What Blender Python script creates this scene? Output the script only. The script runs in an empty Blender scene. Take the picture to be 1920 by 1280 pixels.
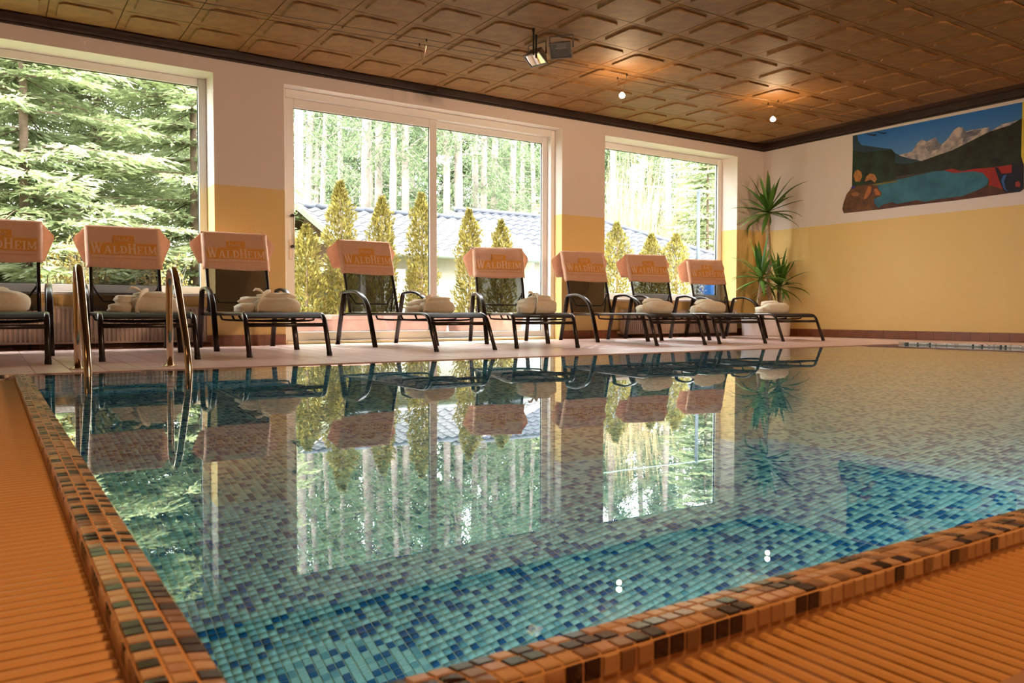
import bpy, bmesh, math, random
import numpy as np
from mathutils import Vector, Matrix

# ------------------------------------------------------------------ camera, sky, sun, exposure
scene = bpy.context.scene
COL = scene.collection
FPX, CX, CY, CAMH = 1493.0, 960.0, 640.0, 0.36
ROLL, HORIZON = 0.0015, 587.6
YAW = math.atan((960 + 20) / FPX)
PITCH = math.atan((CY - HORIZON) / FPX)
Fv = Vector((math.sin(YAW) * math.cos(PITCH), math.cos(YAW) * math.cos(PITCH), -math.sin(PITCH)))
R0 = Vector((math.cos(YAW), -math.sin(YAW), 0))
U0 = R0.cross(Fv)
Rv = R0 * math.cos(ROLL) + U0 * math.sin(ROLL)
Uv = -R0 * math.sin(ROLL) + U0 * math.cos(ROLL)
cam_data = bpy.data.cameras.new('camera')
cam = bpy.data.objects.new('camera', cam_data)
COL.objects.link(cam)
cam.matrix_world = Matrix(((Rv.x, Uv.x, -Fv.x, 0), (Rv.y, Uv.y, -Fv.y, 0), (Rv.z, Uv.z, -Fv.z, CAMH), (0, 0, 0, 1)))
cam_data.sensor_width = 36.0
cam_data.lens = 36.0 * FPX / 1920.0
cam_data.clip_start = 0.02
cam_data.clip_end = 400
cam_data.dof.use_dof = True
cam_data.dof.focus_distance = 8.0
cam_data.dof.aperture_fstop = 8.0
scene.camera = cam

SKY_STRENGTH = 12.0
SUN_STRENGTH = 8.0
world = bpy.data.worlds.new('overcast_sky')
scene.world = world
world.use_nodes = True
wn = world.node_tree
wn.nodes['Background'].inputs['Color'].default_value = (0.93, 0.97, 1.0, 1)
wn.nodes['Background'].inputs['Strength'].default_value = SKY_STRENGTH

def add_light(name, kind, loc, energy, color, **kw):
    d = bpy.data.lights.new(name, kind)
    d.energy = energy
    d.color = color
    for k, v in kw.items():
        setattr(d, k, v)
    o = bpy.data.objects.new(name, d)
    COL.objects.link(o)
    o.location = loc
    return o

sun = add_light('sun', 'SUN', (0, 0, 20), SUN_STRENGTH, (1.0, 0.93, 0.80), angle=0.02)
sun.rotation_euler = Vector((-0.70, -0.35, 0.62)).to_track_quat('Z', 'Y').to_euler()
WARM = (1.0, 0.47, 0.15)
def spot_at(name, loc, target, energy, color, size, blend=0.8, soft=0.06):
    o = add_light(name, 'SPOT', loc, energy, color, shadow_soft_size=soft, spot_size=math.radians(size), spot_blend=blend)
    o.rotation_euler = (Vector(loc) - Vector(target)).to_track_quat('Z', 'Y').to_euler()
    return o
# unseen warm downlights added to light the near deck, behind and beside the viewer
for lx, ly, le in ((0.9, -0.3, 205), (4.2, -0.6, 190), (7.6, -0.4, 170), (-1.6, 2.2, 135)):
    spot_at('added_warm_downlight', (lx, ly, 3.10), (lx, ly, 0), le, WARM, 120)
# unseen warm fill spots added behind the viewer, aimed across the hall
for lx, le in ((5.5, 520), (6.1, 520)):
    spot_at('added_rear_fill', (lx, -2.9, 2.75), (lx - 0.5, 9.0, 0.8), le, (1.0, 0.64, 0.40), 95, 0.7, 0.10)
# spots without fixtures, added under water to brighten the pool floor
for lx in (1.2, 3.2, 5.2, 7.2, 8.9):
    spot_at('underwater_fill', (lx, 0.76, -0.55), (lx + 0.2, 6.0, -1.25), 56, (0.86, 0.97, 1.0), 165, 0.5, 0.08)

vs = scene.view_settings
vs.view_transform = 'Standard'
vs.look = 'None'
vs.exposure = 0.4
vs.gamma = 1.0
vs.use_curve_mapping = False
cy = scene.cycles
cy.max_bounces = 14
cy.diffuse_bounces = 5
cy.glossy_bounces = 6
cy.transmission_bounces = 10
cy.transparent_max_bounces = 24
cy.caustics_refractive = True
cy.caustics_reflective = True
cy.sample_clamp_indirect = 6.0
cy.use_denoising = True

# ------------------------------------------------------------------ helpers
rng = np.random.default_rng(7)
random.seed(7)

def ray(px, py):
    return Fv * FPX + Rv * (px - CX) - Uv * (py - CY)

def on_x(px, py, X):
    d = ray(px, py); t = X / d.x
    return Vector((0, 0, CAMH)) + d * t

def on_y(px, py, Y):
    d = ray(px, py); t = Y / d.y
    return Vector((0, 0, CAMH)) + d * t

def proj(P):
    v = Vector(P) - Vector((0, 0, CAMH)); d = v.dot(Fv)
    if d <= 0.01:
        return (-9999, -9999)
    return (CX + FPX * v.dot(Rv) / d, CY - FPX * v.dot(Uv) / d)

def in_view(P, m=0):
    x, y = proj(P)
    return -m < x < 1920 + m and -m < y < 1280 + m

def mat(name, color, rough=0.6, metal=0.0, noise=0.0, nscale=20.0, bump=0.0, bscale=120.0, spec=0.5, coat=0.0, trans=0.0, color2=None):
    m = bpy.data.materials.new(name)
    m.use_nodes = True
    nt = m.node_tree
    b = nt.nodes['Principled BSDF']
    b.inputs['Roughness'].default_value = rough
    b.inputs['Metallic'].default_value = metal
    b.inputs['Specular IOR Level'].default_value = spec
    b.inputs['Coat Weight'].default_value = coat
    b.inputs['Base Color'].default_value = (*color, 1)
    tc = None
    if noise > 0 or bump > 0 or color2:
        tc = nt.nodes.new('ShaderNodeTexCoord')
    if noise > 0 or color2:
        n = nt.nodes.new('ShaderNodeTexNoise')
        n.inputs['Scale'].default_value = nscale
        n.inputs['Detail'].default_value = 5
        nt.links.new(tc.outputs['Object'], n.inputs['Vector'])
        r = nt.nodes.new('ShaderNodeValToRGB')
        c2 = color2 if color2 else tuple(c * (1 - noise) for c in color)
        c1 = color if color2 else tuple(min(1, c * (1 + noise)) for c in color)
        r.color_ramp.elements[0].color = (*c2, 1)
        r.color_ramp.elements[1].color = (*c1, 1)
        r.color_ramp.elements[0].position = 0.35
        r.color_ramp.elements[1].position = 0.65
        nt.links.new(n.outputs['Fac'], r.inputs['Fac'])
        nt.links.new(r.outputs['Color'], b.inputs['Base Color'])
    if bump > 0:
        n2 = nt.nodes.new('ShaderNodeTexNoise')
        n2.inputs['Scale'].default_value = bscale
        n2.inputs['Detail'].default_value = 4
        nt.links.new(tc.outputs['Object'], n2.inputs['Vector'])
        bp = nt.nodes.new('ShaderNodeBump')
        bp.inputs['Strength'].default_value = bump
        bp.inputs['Distance'].default_value = 0.01
        nt.links.new(n2.outputs['Fac'], bp.inputs['Height'])
        nt.links.new(bp.outputs['Normal'], b.inputs['Normal'])
    if trans > 0:
        t = nt.nodes.new('ShaderNodeBsdfTranslucent')
        mix = nt.nodes.new('ShaderNodeMixShader')
        mix.inputs[0].default_value = trans
        src = b.inputs['Base Color'].links
        if src:
            nt.links.new(src[0].from_socket, t.inputs['Color'])
        else:
            t.inputs['Color'].default_value = (*color, 1)
        out = nt.nodes['Material Output']
        nt.links.new(b.outputs[0], mix.inputs[1]); nt.links.new(t.outputs[0], mix.inputs[2])
        nt.links.new(mix.outputs[0], out.inputs['Surface'])
    return m

def leaf_mat(name, dark, light, trans=0.35, rough=0.6):
    """foliage: colour varies from leaf to leaf through the face attribute 'tint'"""
    m = bpy.data.materials.new(name)
    m.use_nodes = True
    nt = m.node_tree
    b = nt.nodes['Principled BSDF']
    b.inputs['Roughness'].default_value = rough
    b.inputs['Specular IOR Level'].default_value = 0.25
    a = nt.nodes.new('ShaderNodeAttribute'); a.attribute_name = 'tint'
    r = nt.nodes.new('ShaderNodeValToRGB')
    r.color_ramp.elements[0].color = (*dark, 1)
    r.color_ramp.elements[1].color = (*light, 1)
    nt.links.new(a.outputs['Fac'], r.inputs['Fac'])
    nt.links.new(r.outputs['Color'], b.inputs['Base Color'])
    t = nt.nodes.new('ShaderNodeBsdfTranslucent')
    nt.links.new(r.outputs['Color'], t.inputs['Color'])
    mix = nt.nodes.new('ShaderNodeMixShader'); mix.inputs[0].default_value = trans
    out = nt.nodes['Material Output']
    nt.links.new(b.outputs[0], mix.inputs[1]); nt.links.new(t.outputs[0], mix.inputs[2])
    nt.links.new(mix.outputs[0], out.inputs['Surface'])
    return m

def glass_mat(name, tint=(0.97, 0.985, 0.98)):
    m = bpy.data.materials.new(name)
    m.use_nodes = True
    nt = m.node_tree
    nt.nodes.remove(nt.nodes['Principled BSDF'])
    tr = nt.nodes.new('ShaderNodeBsdfTransparent'); tr.inputs['Color'].default_value = (*tint, 1)
    gl = nt.nodes.new('ShaderNodeBsdfGlossy'); gl.inputs['Roughness'].default_value = 0.0
    fr = nt.nodes.new('ShaderNodeFresnel'); fr.inputs['IOR'].default_value = 1.5
    mx = nt.nodes.new('ShaderNodeMixShader')
    nt.links.new(fr.outputs[0], mx.inputs[0])
    nt.links.new(tr.outputs[0], mx.inputs[1]); nt.links.new(gl.outputs[0], mx.inputs[2])
    nt.links.new(mx.outputs[0], nt.nodes['Material Output'].inputs['Surface'])
    return m

def sling_mat(name, color, openness):
    """woven mesh sling: a fine open weave that lets part of the light through"""
    m = mat(name, color, rough=0.6, bump=0.3, bscale=260, spec=0.25)
    nt = m.node_tree
    tr = nt.nodes.new('ShaderNodeBsdfTransparent')
    mx = nt.nodes.new('ShaderNodeMixShader'); mx.inputs[0].default_value = openness
    nt.links.new(nt.nodes['Principled BSDF'].outputs[0], mx.inputs[1])
    nt.links.new(tr.outputs[0], mx.inputs[2])
    nt.links.new(mx.outputs[0], nt.nodes['Material Output'].inputs['Surface'])
    return m

def emit_mat(name, color, strength):
    m = bpy.data.materials.new(name)
    m.use_nodes = True
    b = m.node_tree.nodes['Principled BSDF']
    b.inputs['Base Color'].default_value = (*color, 1)
    b.inputs['Emission Color'].default_value = (*color, 1)
    b.inputs['Emission Strength'].default_value = strength
    return m

def link_mesh(name, me, material=None, parent=None, smooth=False):
    o = bpy.data.objects.new(name, me)
    COL.objects.link(o)
    if material is not None and not me.materials:
        me.materials.append(material)
    if smooth:
        me.polygons.foreach_set('use_smooth', [True] * len(me.polygons))
    if parent is not None:
        o.parent = parent
    return o

def obj(name, bm, material=None, parent=None, smooth=False, bevel=0.0):
    me = bpy.data.meshes.new(name)
    bmesh.ops.recalc_face_normals(bm, faces=bm.faces)
    bm.to_mesh(me); bm.free()
    o = link_mesh(name, me, material, parent, smooth)
    if bevel > 0:
        md = o.modifiers.new('edge', 'BEVEL'); md.width = bevel; md.segments = 2; md.limit_method = 'ANGLE'
    return o

def empty(name, loc=(0, 0, 0), rz=0.0):
    o = bpy.data.objects.new(name, None)
    COL.objects.link(o)
    o.location = loc; o.rotation_euler = (0, 0, rz)
    o.empty_display_size = 0.1
    return o

def tag(o, label=None, cat=None, group=None, kind=None):
    if label: o['label'] = label
    if cat: o['category'] = cat
    if group: o['group'] = group
    if kind: o['kind'] = kind
    return o

def box(bm, x0, x1, y0, y1, z0, z1):
    v = [bm.verts.new(p) for p in ((x0, y0, z0), (x1, y0, z0), (x1, y1, z0), (x0, y1, z0), (x0, y0, z1), (x1, y0, z1), (x1, y1, z1), (x0, y1, z1))]
    for f in ((3, 2, 1, 0), (4, 5, 6, 7), (0, 1, 5, 4), (1, 2, 6, 5), (2, 3, 7, 6), (3, 0, 4, 7)):
        bm.faces.new([v[i] for i in f])

def box_obj(name, x0, x1, y0, y1, z0, z1, material, parent=None, bevel=0.0):
    bm = bmesh.new(); box(bm, x0, x1, y0, y1, z0, z1)
    return obj(name, bm, material, parent, bevel=bevel)

def sweep(bm, pts, a, b=None, n=8, up=Vector((0, 0, 1)), cap=True, closed=False, scale=None, square=False):
    """tube along pts, half-widths a (sideways) and b (along the in-plane normal)"""
    b = a if b is None else b
    pts = [Vector(p) for p in pts]
    rings = []
    for i, p in enumerate(pts):
        if closed:
            t = (pts[(i + 1) % len(pts)] - pts[i - 1]).normalized()
        else:
            t = (pts[min(i + 1, len(pts) - 1)] - pts[max(i - 1, 0)]).normalized()
        s = t.cross(up)
        if s.length < 1e-4:
            s = t.cross(Vector((1, 0, 0)))
        s.normalize()
        w = s.cross(t).normalized()
        k = 1.0 if scale is None else scale[i]
        ring = []
        for j in range(n):
            an = 2 * math.pi * (j + 0.5) / n
            c, d = math.cos(an), math.sin(an)
            if square:
                c = math.copysign(abs(c) ** 0.4, c); d = math.copysign(abs(d) ** 0.4, d)
            ring.append(bm.verts.new(p + s * (a * k * c) + w * (b * k * d)))
        rings.append(ring)
    m = len(rings)
    for i in range(m if closed else m - 1):
        r0, r1 = rings[i], rings[(i + 1) % m]
        for j in range(n):
            bm.faces.new((r0[j], r0[(j + 1) % n], r1[(j + 1) % n], r1[j]))
    if cap and not closed:
        bm.faces.new(rings[0][::-1]); bm.faces.new(rings[-1])

def lathe(bm, prof, n=24, center=(0, 0, 0)):
    rings = []
    for r, z in prof:
        rings.append([bm.verts.new((center[0] + r * math.cos(2 * math.pi * j / n), center[1] + r * math.sin(2 * math.pi * j / n), center[2] + z)) for j in range(n)])
    for r0, r1 in zip(rings, rings[1:]):
        for j in range(n):
            bm.faces.new((r0[j], r0[(j + 1) % n], r1[(j + 1) % n], r1[j]))
    bm.faces.new(rings[0][::-1]); bm.faces.new(rings[-1])

def bez(p0, p1, p2, p3, n=8):
    out = []
    for i in range(n + 1):
        t = i / n
        out.append(tuple((1 - t) ** 3 * a + 3 * (1 - t) ** 2 * t * b + 3 * (1 - t) * t * t * c + t ** 3 * d for a, b, c, d in zip(p0, p1, p2, p3)))
    return out

def np_mesh(name, verts, quads, mats, mat_idx=None, tint=None, smooth=False, parent=None):
    """big mesh straight from numpy arrays (all faces quads)"""
    me = bpy.data.meshes.new(name)
    nv, nf = len(verts), len(quads)
    me.vertices.add(nv); me.loops.add(nf * 4); me.polygons.add(nf)
    me.vertices.foreach_set('co', np.asarray(verts, np.float32).ravel())
    me.loops.foreach_set('vertex_index', np.asarray(quads, np.int32).ravel())
    me.polygons.foreach_set('loop_start', np.arange(0, nf * 4, 4, dtype=np.int32))
    for m in mats: me.materials.append(m)
    if mat_idx is not None: me.polygons.foreach_set('material_index', np.asarray(mat_idx, np.int32))
    me.update(calc_edges=True)
    if tint is not None:
        at = me.attributes.new('tint', 'FLOAT', 'FACE')
        at.data.foreach_set('value', np.asarray(tint, np.float32))
    if smooth: me.polygons.foreach_set('use_smooth', np.ones(nf, bool))
    o = bpy.data.objects.new(name, me)
    COL.objects.link(o)
    if parent is not None: o.parent = parent
    return o

def leaf_quads(cen, direc, length, width, normal_rand=1.0, g=rng):
    """pointed leaf quads (kite) centred on a base point, growing along direc"""
    cen = np.asarray(cen, float); direc = np.asarray(direc, float)
    n = len(cen)
    d = direc / (np.linalg.norm(direc, axis=1, keepdims=True) + 1e-9)
    up = np.tile([0, 0, 1.0], (n, 1)) + g.normal(0, normal_rand, (n, 3))
    s = np.cross(d, up); s /= (np.linalg.norm(s, axis=1, keepdims=True) + 1e-9)
    L = np.broadcast_to(length, (n,))[:, None]; Wd = np.broadcast_to(width, (n,))[:, None]
    v = np.empty((n, 4, 3))
    v[:, 0] = cen; v[:, 1] = cen + d * L * 0.45 + s * Wd * 0.5
    v[:, 2] = cen + d * L; v[:, 3] = cen + d * L * 0.45 - s * Wd * 0.5
    return v.reshape(-1, 3), np.arange(n * 4).reshape(n, 4)

# ------------------------------------------------------------------ room measures
W = 9.05                                  # inner face of the window wall (y)
XR = 11.05                                # inner face of the right wall (x)
XL, YN = -4.2, -3.2                       # left and near walls, out of view
ZC = 3.22                                 # ceiling
PX0, PX1, PY0, PY1 = 0.118, 9.30, 0.645, 5.50   # outer edges of the pool rim
PITCH_T = 0.0247                          # mosaic pitch

# ------------------------------------------------------------------ materials of the shell
def wall_mat(name):
    m = bpy.data.materials.new(name)
    m.use_nodes = True
    nt = m.node_tree
    b = nt.nodes['Principled BSDF']
    b.inputs['Roughness'].default_value = 0.75
    geo = nt.nodes.new('ShaderNodeNewGeometry')
    sep = nt.nodes.new('ShaderNodeSeparateXYZ')
    nt.links.new(geo.outputs['Position'], sep.inputs[0])
    n = nt.nodes.new('ShaderNodeTexNoise'); n.inputs['Scale'].default_value = 30; n.inputs['Detail'].default_value = 4
    nt.links.new(geo.outputs['Position'], n.inputs['Vector'])
    ad = nt.nodes.new('ShaderNodeMath'); ad.operation = 'MULTIPLY_ADD'
    ad.inputs[1].default_value = 0.012; nt.links.new(n.outputs['Fac'], ad.inputs[0]); nt.links.new(sep.outputs['Z'], ad.inputs[2])
    gt = nt.nodes.new('ShaderNodeMath'); gt.operation = 'GREATER_THAN'; gt.inputs[1].default_value = 1.766
    nt.links.new(ad.outputs[0], gt.inputs[0])
    mx = nt.nodes.new('ShaderNodeMix'); mx.data_type = 'RGBA'
    mx.inputs['A'].default_value = (0.80, 0.56, 0.22, 1)
    mx.inputs['B'].default_value = (0.77, 0.67, 0.61, 1)
    nt.links.new(gt.outputs[0], mx.inputs['Factor'])
    nt.links.new(mx.outputs['Result'], b.inputs['Base Color'])
    n2 = nt.nodes.new('ShaderNodeTexNoise'); n2.inputs['Scale'].default_value = 70; n2.inputs['Detail'].default_value = 6
    mp = nt.nodes.new('ShaderNodeMapping'); mp.inputs['Scale'].default_value = (1, 1, 0.45)
    nt.links.new(geo.outputs['Position'], mp.inputs['Vector']); nt.links.new(mp.outputs[0], n2.inputs['Vector'])
    bp = nt.nodes.new('ShaderNodeBump'); bp.inputs['Strength'].default_value = 0.5; bp.inputs['Distance'].default_value = 0.006
    nt.links.new(n2.outputs['Fac'], bp.inputs['Height']); nt.links.new(bp.outputs[0], b.inputs['Normal'])
    return m

M_wall = wall_mat('two_tone_wall_paint')
M_white = mat('white_plastic_frame', (0.84, 0.80, 0.76), 0.35)
M_gasket = mat('black_gasket', (0.02, 0.02, 0.02), 0.6)
M_glass = glass_mat('window_glass')
M_trim = mat('dark_stained_wood', (0.026, 0.008, 0.004), 0.5, noise=0.3, nscale=8)
M_ceil = mat('brown_ceiling_panel', (0.29, 0.118, 0.020), 0.6, color2=(0.20, 0.080, 0.014), nscale=9, bump=0.25, bscale=180)
M_ceil_gap = mat('ceiling_joint', (0.08, 0.03, 0.01), 0.8)
M_deck = mat('pink_deck_tile', (0.84, 0.57, 0.50), 0.28, noise=0.07, nscale=14)
M_grout = mat('deck_grout', (0.34, 0.20, 0.16), 0.8)
M_plinth = mat('red_brown_plinth_tile', (0.24, 0.075, 0.028), 0.4, noise=0.22, nscale=6)
M_plinth_grout = mat('plinth_grout', (0.45, 0.28, 0.18), 0.8)
M_t_light = mat('mosaic_light', (0.56, 0.58, 0.54), 0.22, noise=0.08, nscale=40)
M_t_mid = mat('mosaic_mid', (0.24, 0.36, 0.40), 0.22, noise=0.10, nscale=40)
M_t_mid2 = mat('mosaic_brownish', (0.38, 0.44, 0.45), 0.22, noise=0.10, nscale=40)
M_t_dark = mat('mosaic_navy', (0.004, 0.095, 0.25), 0.2, noise=0.15, nscale=40)
TILES = [M_t_light, M_t_mid, M_t_mid2, M_t_dark]
RIM = [mat('rim_mosaic_lamplit_tan', (0.50, 0.33, 0.21), 0.25, noise=0.10, nscale=60), mat('rim_mosaic_lamplit_rose', (0.42, 0.25, 0.16), 0.25, noise=0.10, nscale=60),  # same mosaic as the basin, with the orange lamp cast put into its colours
       mat('rim_mosaic_lamplit_brown', (0.22, 0.13, 0.085), 0.25, noise=0.12, nscale=60), mat('rim_mosaic_lamplit_plum', (0.028, 0.013, 0.018), 0.22, noise=0.15, nscale=60)]
PALE = [mat('pale_mosaic', (0.84, 0.76, 0.70), 0.3), mat('pale_grey_mosaic', (0.55, 0.50, 0.47), 0.3), mat('pale_rose_mosaic', (0.62, 0.50, 0.44), 0.3), mat('black_mosaic', (0.04, 0.035, 0.045), 0.3)]
M_rgrout = mat('rim_grout_lamplit', (0.58, 0.33, 0.17), 0.7)  # grout colour carries the orange lamp cast too
M_tgrout = mat('mosaic_grout', (0.60, 0.48, 0.36), 0.7)
M_grate = mat('tan_plastic_grating', (0.56, 0.31, 0.12), 0.5)
M_gutter = mat('gutter_channel', (0.10, 0.045, 0.018), 0.8)

# ------------------------------------------------------------------ walls, floor, ceiling
def struct(o):
    o['kind'] = 'structure'
    return o

WT = 0.45
LW = (-1.5, 2.07, 0.54, 2.96)
DR = (2.84, 6.78, 0.0, 2.96)
RW = (7.56, 10.40, 0.55, 2.96)
bm = bmesh.new()
box(bm, XL, LW[0], W, W + WT, -0.2, ZC + 0.05)
box(bm, LW[0], LW[1], W, W + WT, -0.2, LW[2])
box(bm, LW[0], LW[1], W, W + WT, LW[3], ZC + 0.05)
box(bm, LW[1], DR[0], W, W + WT, -0.2, ZC + 0.05)
box(bm, DR[0], DR[1], W, W + WT, DR[3], ZC + 0.05)
box(bm, DR[0], DR[1], W, W + WT, -0.2, -0.004)
box(bm, DR[1], RW[0], W, W + WT, -0.2, ZC + 0.05)
box(bm, RW[0], RW[1], W, W + WT, -0.2, RW[2])
box(bm, RW[0], RW[1], W, W + WT, RW[3], ZC + 0.05)
box(bm, RW[1], XR + 0.3, W, W + WT, -0.2, ZC + 0.05)
struct(obj('wall_back', bm, M_wall))
struct(box_obj('wall_right', XR, XR + 0.3, YN, W, -0.2, ZC + 0.05, M_wall))
struct(box_obj('wall_left', XL - 0.3, XL, YN, W + WT, -0.2, ZC + 0.05, M_wall))
struct(box_obj('wall_near', XL, XR, YN - 0.3, YN, -0.2, ZC + 0.05, M_wall))

# ceiling: a dark deck carrying square embossed panels
ceiling = struct(box_obj('ceiling', XL, XR + 0.3, YN, W + WT, ZC, ZC + 0.12, M_ceil_gap))
def ceiling_panel_mesh():
    bm = bmesh.new()
    h = 0.2955
    zb, z1, z2 = -0.002, -0.012, -0.030
    def octo(r, c, z):
        return [bm.verts.new(p) for p in ((-r + c, -r, z), (r - c, -r, z), (r, -r + c, z), (r, r - c, z), (r - c, r, z), (-r + c, r, z), (-r, r - c, z), (-r, -r + c, z))]
    sq = [bm.verts.new(p) for p in ((-h, -h, z1), (h, -h, z1), (h, h, z1), (-h, h, z1))]
    sqb = [bm.verts.new((v.co.x, v.co.y, zb)) for v in sq]
    for i in range(4):
        bm.faces.new((sq[i], sq[(i + 1) % 4], sqb[(i + 1) % 4], sqb[i]))
    o1 = octo(0.228, 0.045, z1); o2 = octo(0.222, 0.043, z2); o4 = o2
    for k in range(4):
        a, b_ = o1[(2 * k) % 8], o1[(2 * k + 1) % 8]
        bm.faces.new((sq[k], sq[(k + 1) % 4], b_, a))
        bm.faces.new((sq[(k + 1) % 4], o1[(2 * k + 2) % 8], b_))
    for A, B in ((o1, o2),):
        for i in range(8):
            bm.faces.new((A[i], A[(i + 1) % 8], B[(i + 1) % 8], B[i]))
    bm.faces.new(o4)
    me = bpy.data.meshes.new('ceiling_panel')
    bmesh.ops.recalc_face_normals(bm, faces=bm.faces)
    bm.to_mesh(me); bm.free()
    me.materials.append(M_ceil)
    return me
cp_me = ceiling_panel_mesh()
n_panel = 0
for i in range(-3, 19):
    for j in range(0, 14):
        x, y = 0.51 + 0.6 * i + 0.3, 0.57 + 0.6 * j + 0.3
        if x > XR - 0.05 or y > 8.95 or not in_view((x, y, ZC), 420):
            continue
        o = link_mesh('ceiling_panel', cp_me, None, ceiling)
        o.location = (x, y, ZC); n_panel += 1

# ceiling cornice
bm = bmesh.new(); box(bm, XL, XR, W - 0.075, W, 3.125, ZC - 0.001); box(bm, XL, XR, W - 0.03, W, 3.105, 3.125)
struct(obj('trim_1', bm, M_trim, bevel=0.006))
bm = bmesh.new(); box(bm, XR - 0.075, XR, YN, W - 0.075, 3.125, ZC - 0.001); box(bm, XR - 0.03, XR, YN, W - 0.03, 3.105, 3.125)
struct(obj('trim_2', bm, M_trim, bevel=0.006))

# plinth tiles
def plinth(name, x0, y0, x1, y1, nrm, h=0.118, L=0.247):
    base = struct(empty(name, (x0, y0, 0)))
    d = Vector((x1 - x0, y1 - y0, 0)); n = max(1, round(d.length / L)); step = d.length / n; d.normalize()
    nr = Vector(nrm)
    bm = bmesh.new()
    p0, p1 = Vector((0, 0, 0)), d * (step * n)
    a = [p0, p1, p1 + nr * 0.006, p0 + nr * 0.006]
    vs_ = [bm.verts.new((v.x, v.y, 0.001)) for v in a] + [bm.verts.new((v.x, v.y, h - 0.003)) for v in a]
    for f in ((3, 2, 1, 0), (4, 5, 6, 7), (0, 1, 5, 4), (1, 2, 6, 5), (2, 3, 7, 6), (3, 0, 4, 7)):
        bm.faces.new([vs_[i] for i in f])
    obj('grout', bm, M_plinth_grout, base)
    me = None
    for k in range(n):
        if me is None:
            bm = bmesh.new()
            q0, q1 = d * 0.004, d * (step - 0.004)
            a = [q0, q1, q1 + nr * 0.012, q0 + nr * 0.012]
            vs_ = [bm.verts.new((v.x, v.y, 0.001)) for v in a] + [bm.verts.new((v.x, v.y, h)) for v in a]
            for f in ((3, 2, 1, 0), (4, 5, 6, 7), (0, 1, 5, 4), (1, 2, 6, 5), (2, 3, 7, 6), (3, 0, 4, 7)):
                bm.faces.new([vs_[i] for i in f])
            o = obj('plinth_tile', bm, M_plinth, base); me = o.data
        else:
            o = link_mesh('plinth_tile', me, None, base)
        o.location = d * (step * k)
    return base
plinth('baseboard_right', XR, W, XR, 0.6, (-1, 0, 0))
plinth('baseboard_pier', LW[1] + 0.02, W, DR[0], W, (0, -1, 0))
plinth('baseboard_middle', DR[1], W, RW[0], W, (0, -1, 0))
plinth('baseboard_corner', RW[1], W, XR - 0.012, W, (0, -1, 0))
plinth('baseboard_left', LW[0], W, LW[1] + 0.02, W, (0, -1, 0))
plinth('baseboard_window', RW[0], W, RW[1], W, (0, -1, 0))

# deck: slab with grout, tiles on top of it
GR = 0.262
bm = bmesh.new()
zs, zt = -0.30, -0.0035
box(bm, XL, XR, PY1, W, zs, zt)
box(bm, PX1 + 0.06, XR, YN, PY1, zs, zt)
box(bm, XL, PX0 - GR, YN, PY1, zs, zt)
box(bm, PX0 - GR, PX1 + 0.06, YN, PY0 - GR, zs, zt)
floor = struct(obj('floor', bm, M_grout))
TS = 0.197
dt = None
cand = []
for i in range(-22, 60):
    for j in range(0, 19):
        x, y = 0.225 + TS * i, PY1 + 0.004 + TS * j
        if y + TS > W + 0.01 or x + TS > XR or x < XL: continue
        cand.append((x, y))
for i in range(0, 10):
    for j in range(1, 26):
        x, y = PX1 + 0.066 + TS * i, PY1 + 0.004 - TS * j
        if x + TS > XR: continue
        cand.append((x, y))
vis = [c for c in cand if in_view((c[0] + TS / 2, c[1] + TS / 2, 0), 30)]
vis.sort(key=lambda c: c[0] ** 2 + c[1] ** 2)
single = set(vis[:290])
def deck_tile_geo():
    g, b_ = 0.002, 0.003
    a0, a1 = g, TS - g
    vv = [(a0, a0, -0.0035), (a1, a0, -0.0035), (a1, a1, -0.0035), (a0, a1, -0.0035),
          (a0 + b_, a0 + b_, 0), (a1 - b_, a0 + b_, 0), (a1 - b_, a1 - b_, 0), (a0 + b_, a1 - b_, 0)]
    ff = [(4, 5, 6, 7), (0, 1, 5, 4), (1, 2, 6, 5), (2, 3, 7, 6), (3, 0, 4, 7)]
    return np.array(vv), np.array(ff)
dv, df = deck_tile_geo()
me = bpy.data.meshes.new('deck_tile'); me.from_pydata(dv.tolist(), [], df.tolist()); me.materials.append(M_deck)
for c in single:
    o = link_mesh('deck_tile', me, None, floor); o.location = (c[0], c[1], 0)
rest = [c for c in cand if c not in single]
off = np.array([(c[0], c[1], 0) for c in rest])
V = (off[:, None, :] + dv[None]).reshape(-1, 3)
Q = (np.arange(len(rest))[:, None, None] * 8 + df[None]).reshape(-1, 4)
tag(np_mesh('deck_tiles', V, Q, [M_deck], parent=floor), kind='stuff')

# ------------------------------------------------------------------ swimming pool
DEPTH = 1.40
ZW = -0.0062                                # water level
pool = tag(empty('swimming_pool', (PX0, PY0, 0)), 'rectangular indoor pool lined with blue and grey mosaic tiles', 'swimming pool')
IX0, IX1, IY0, IY1 = PX0 + 3 * PITCH_T, PX1, PY0 + 3 * PITCH_T, PY1
def pl(name, bm, m, **k):
    o = obj(name, bm, m, pool, **k); o.location = (-PX0, -PY0, 0); return o
# concrete basin (grout coloured shell behind the tiles)
bm = bmesh.new()
box(bm, IX0 - 0.03, IX1 + 0.06, IY0 - 0.03, IY1 + 0.03, -DEPTH - 0.12, -DEPTH - 0.003)
box(bm, IX0 - 0.03, IX1 + 0.06, IY1 + 0.003, IY1 + 0.07, -DEPTH - 0.12, -0.03)
box(bm, IX1 + 0.003, IX1 + 0.06, IY0 - 0.03, IY1 + 0.003, -DEPTH - 0.12, -0.004)
pl('basin', bm, M_tgrout)
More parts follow.
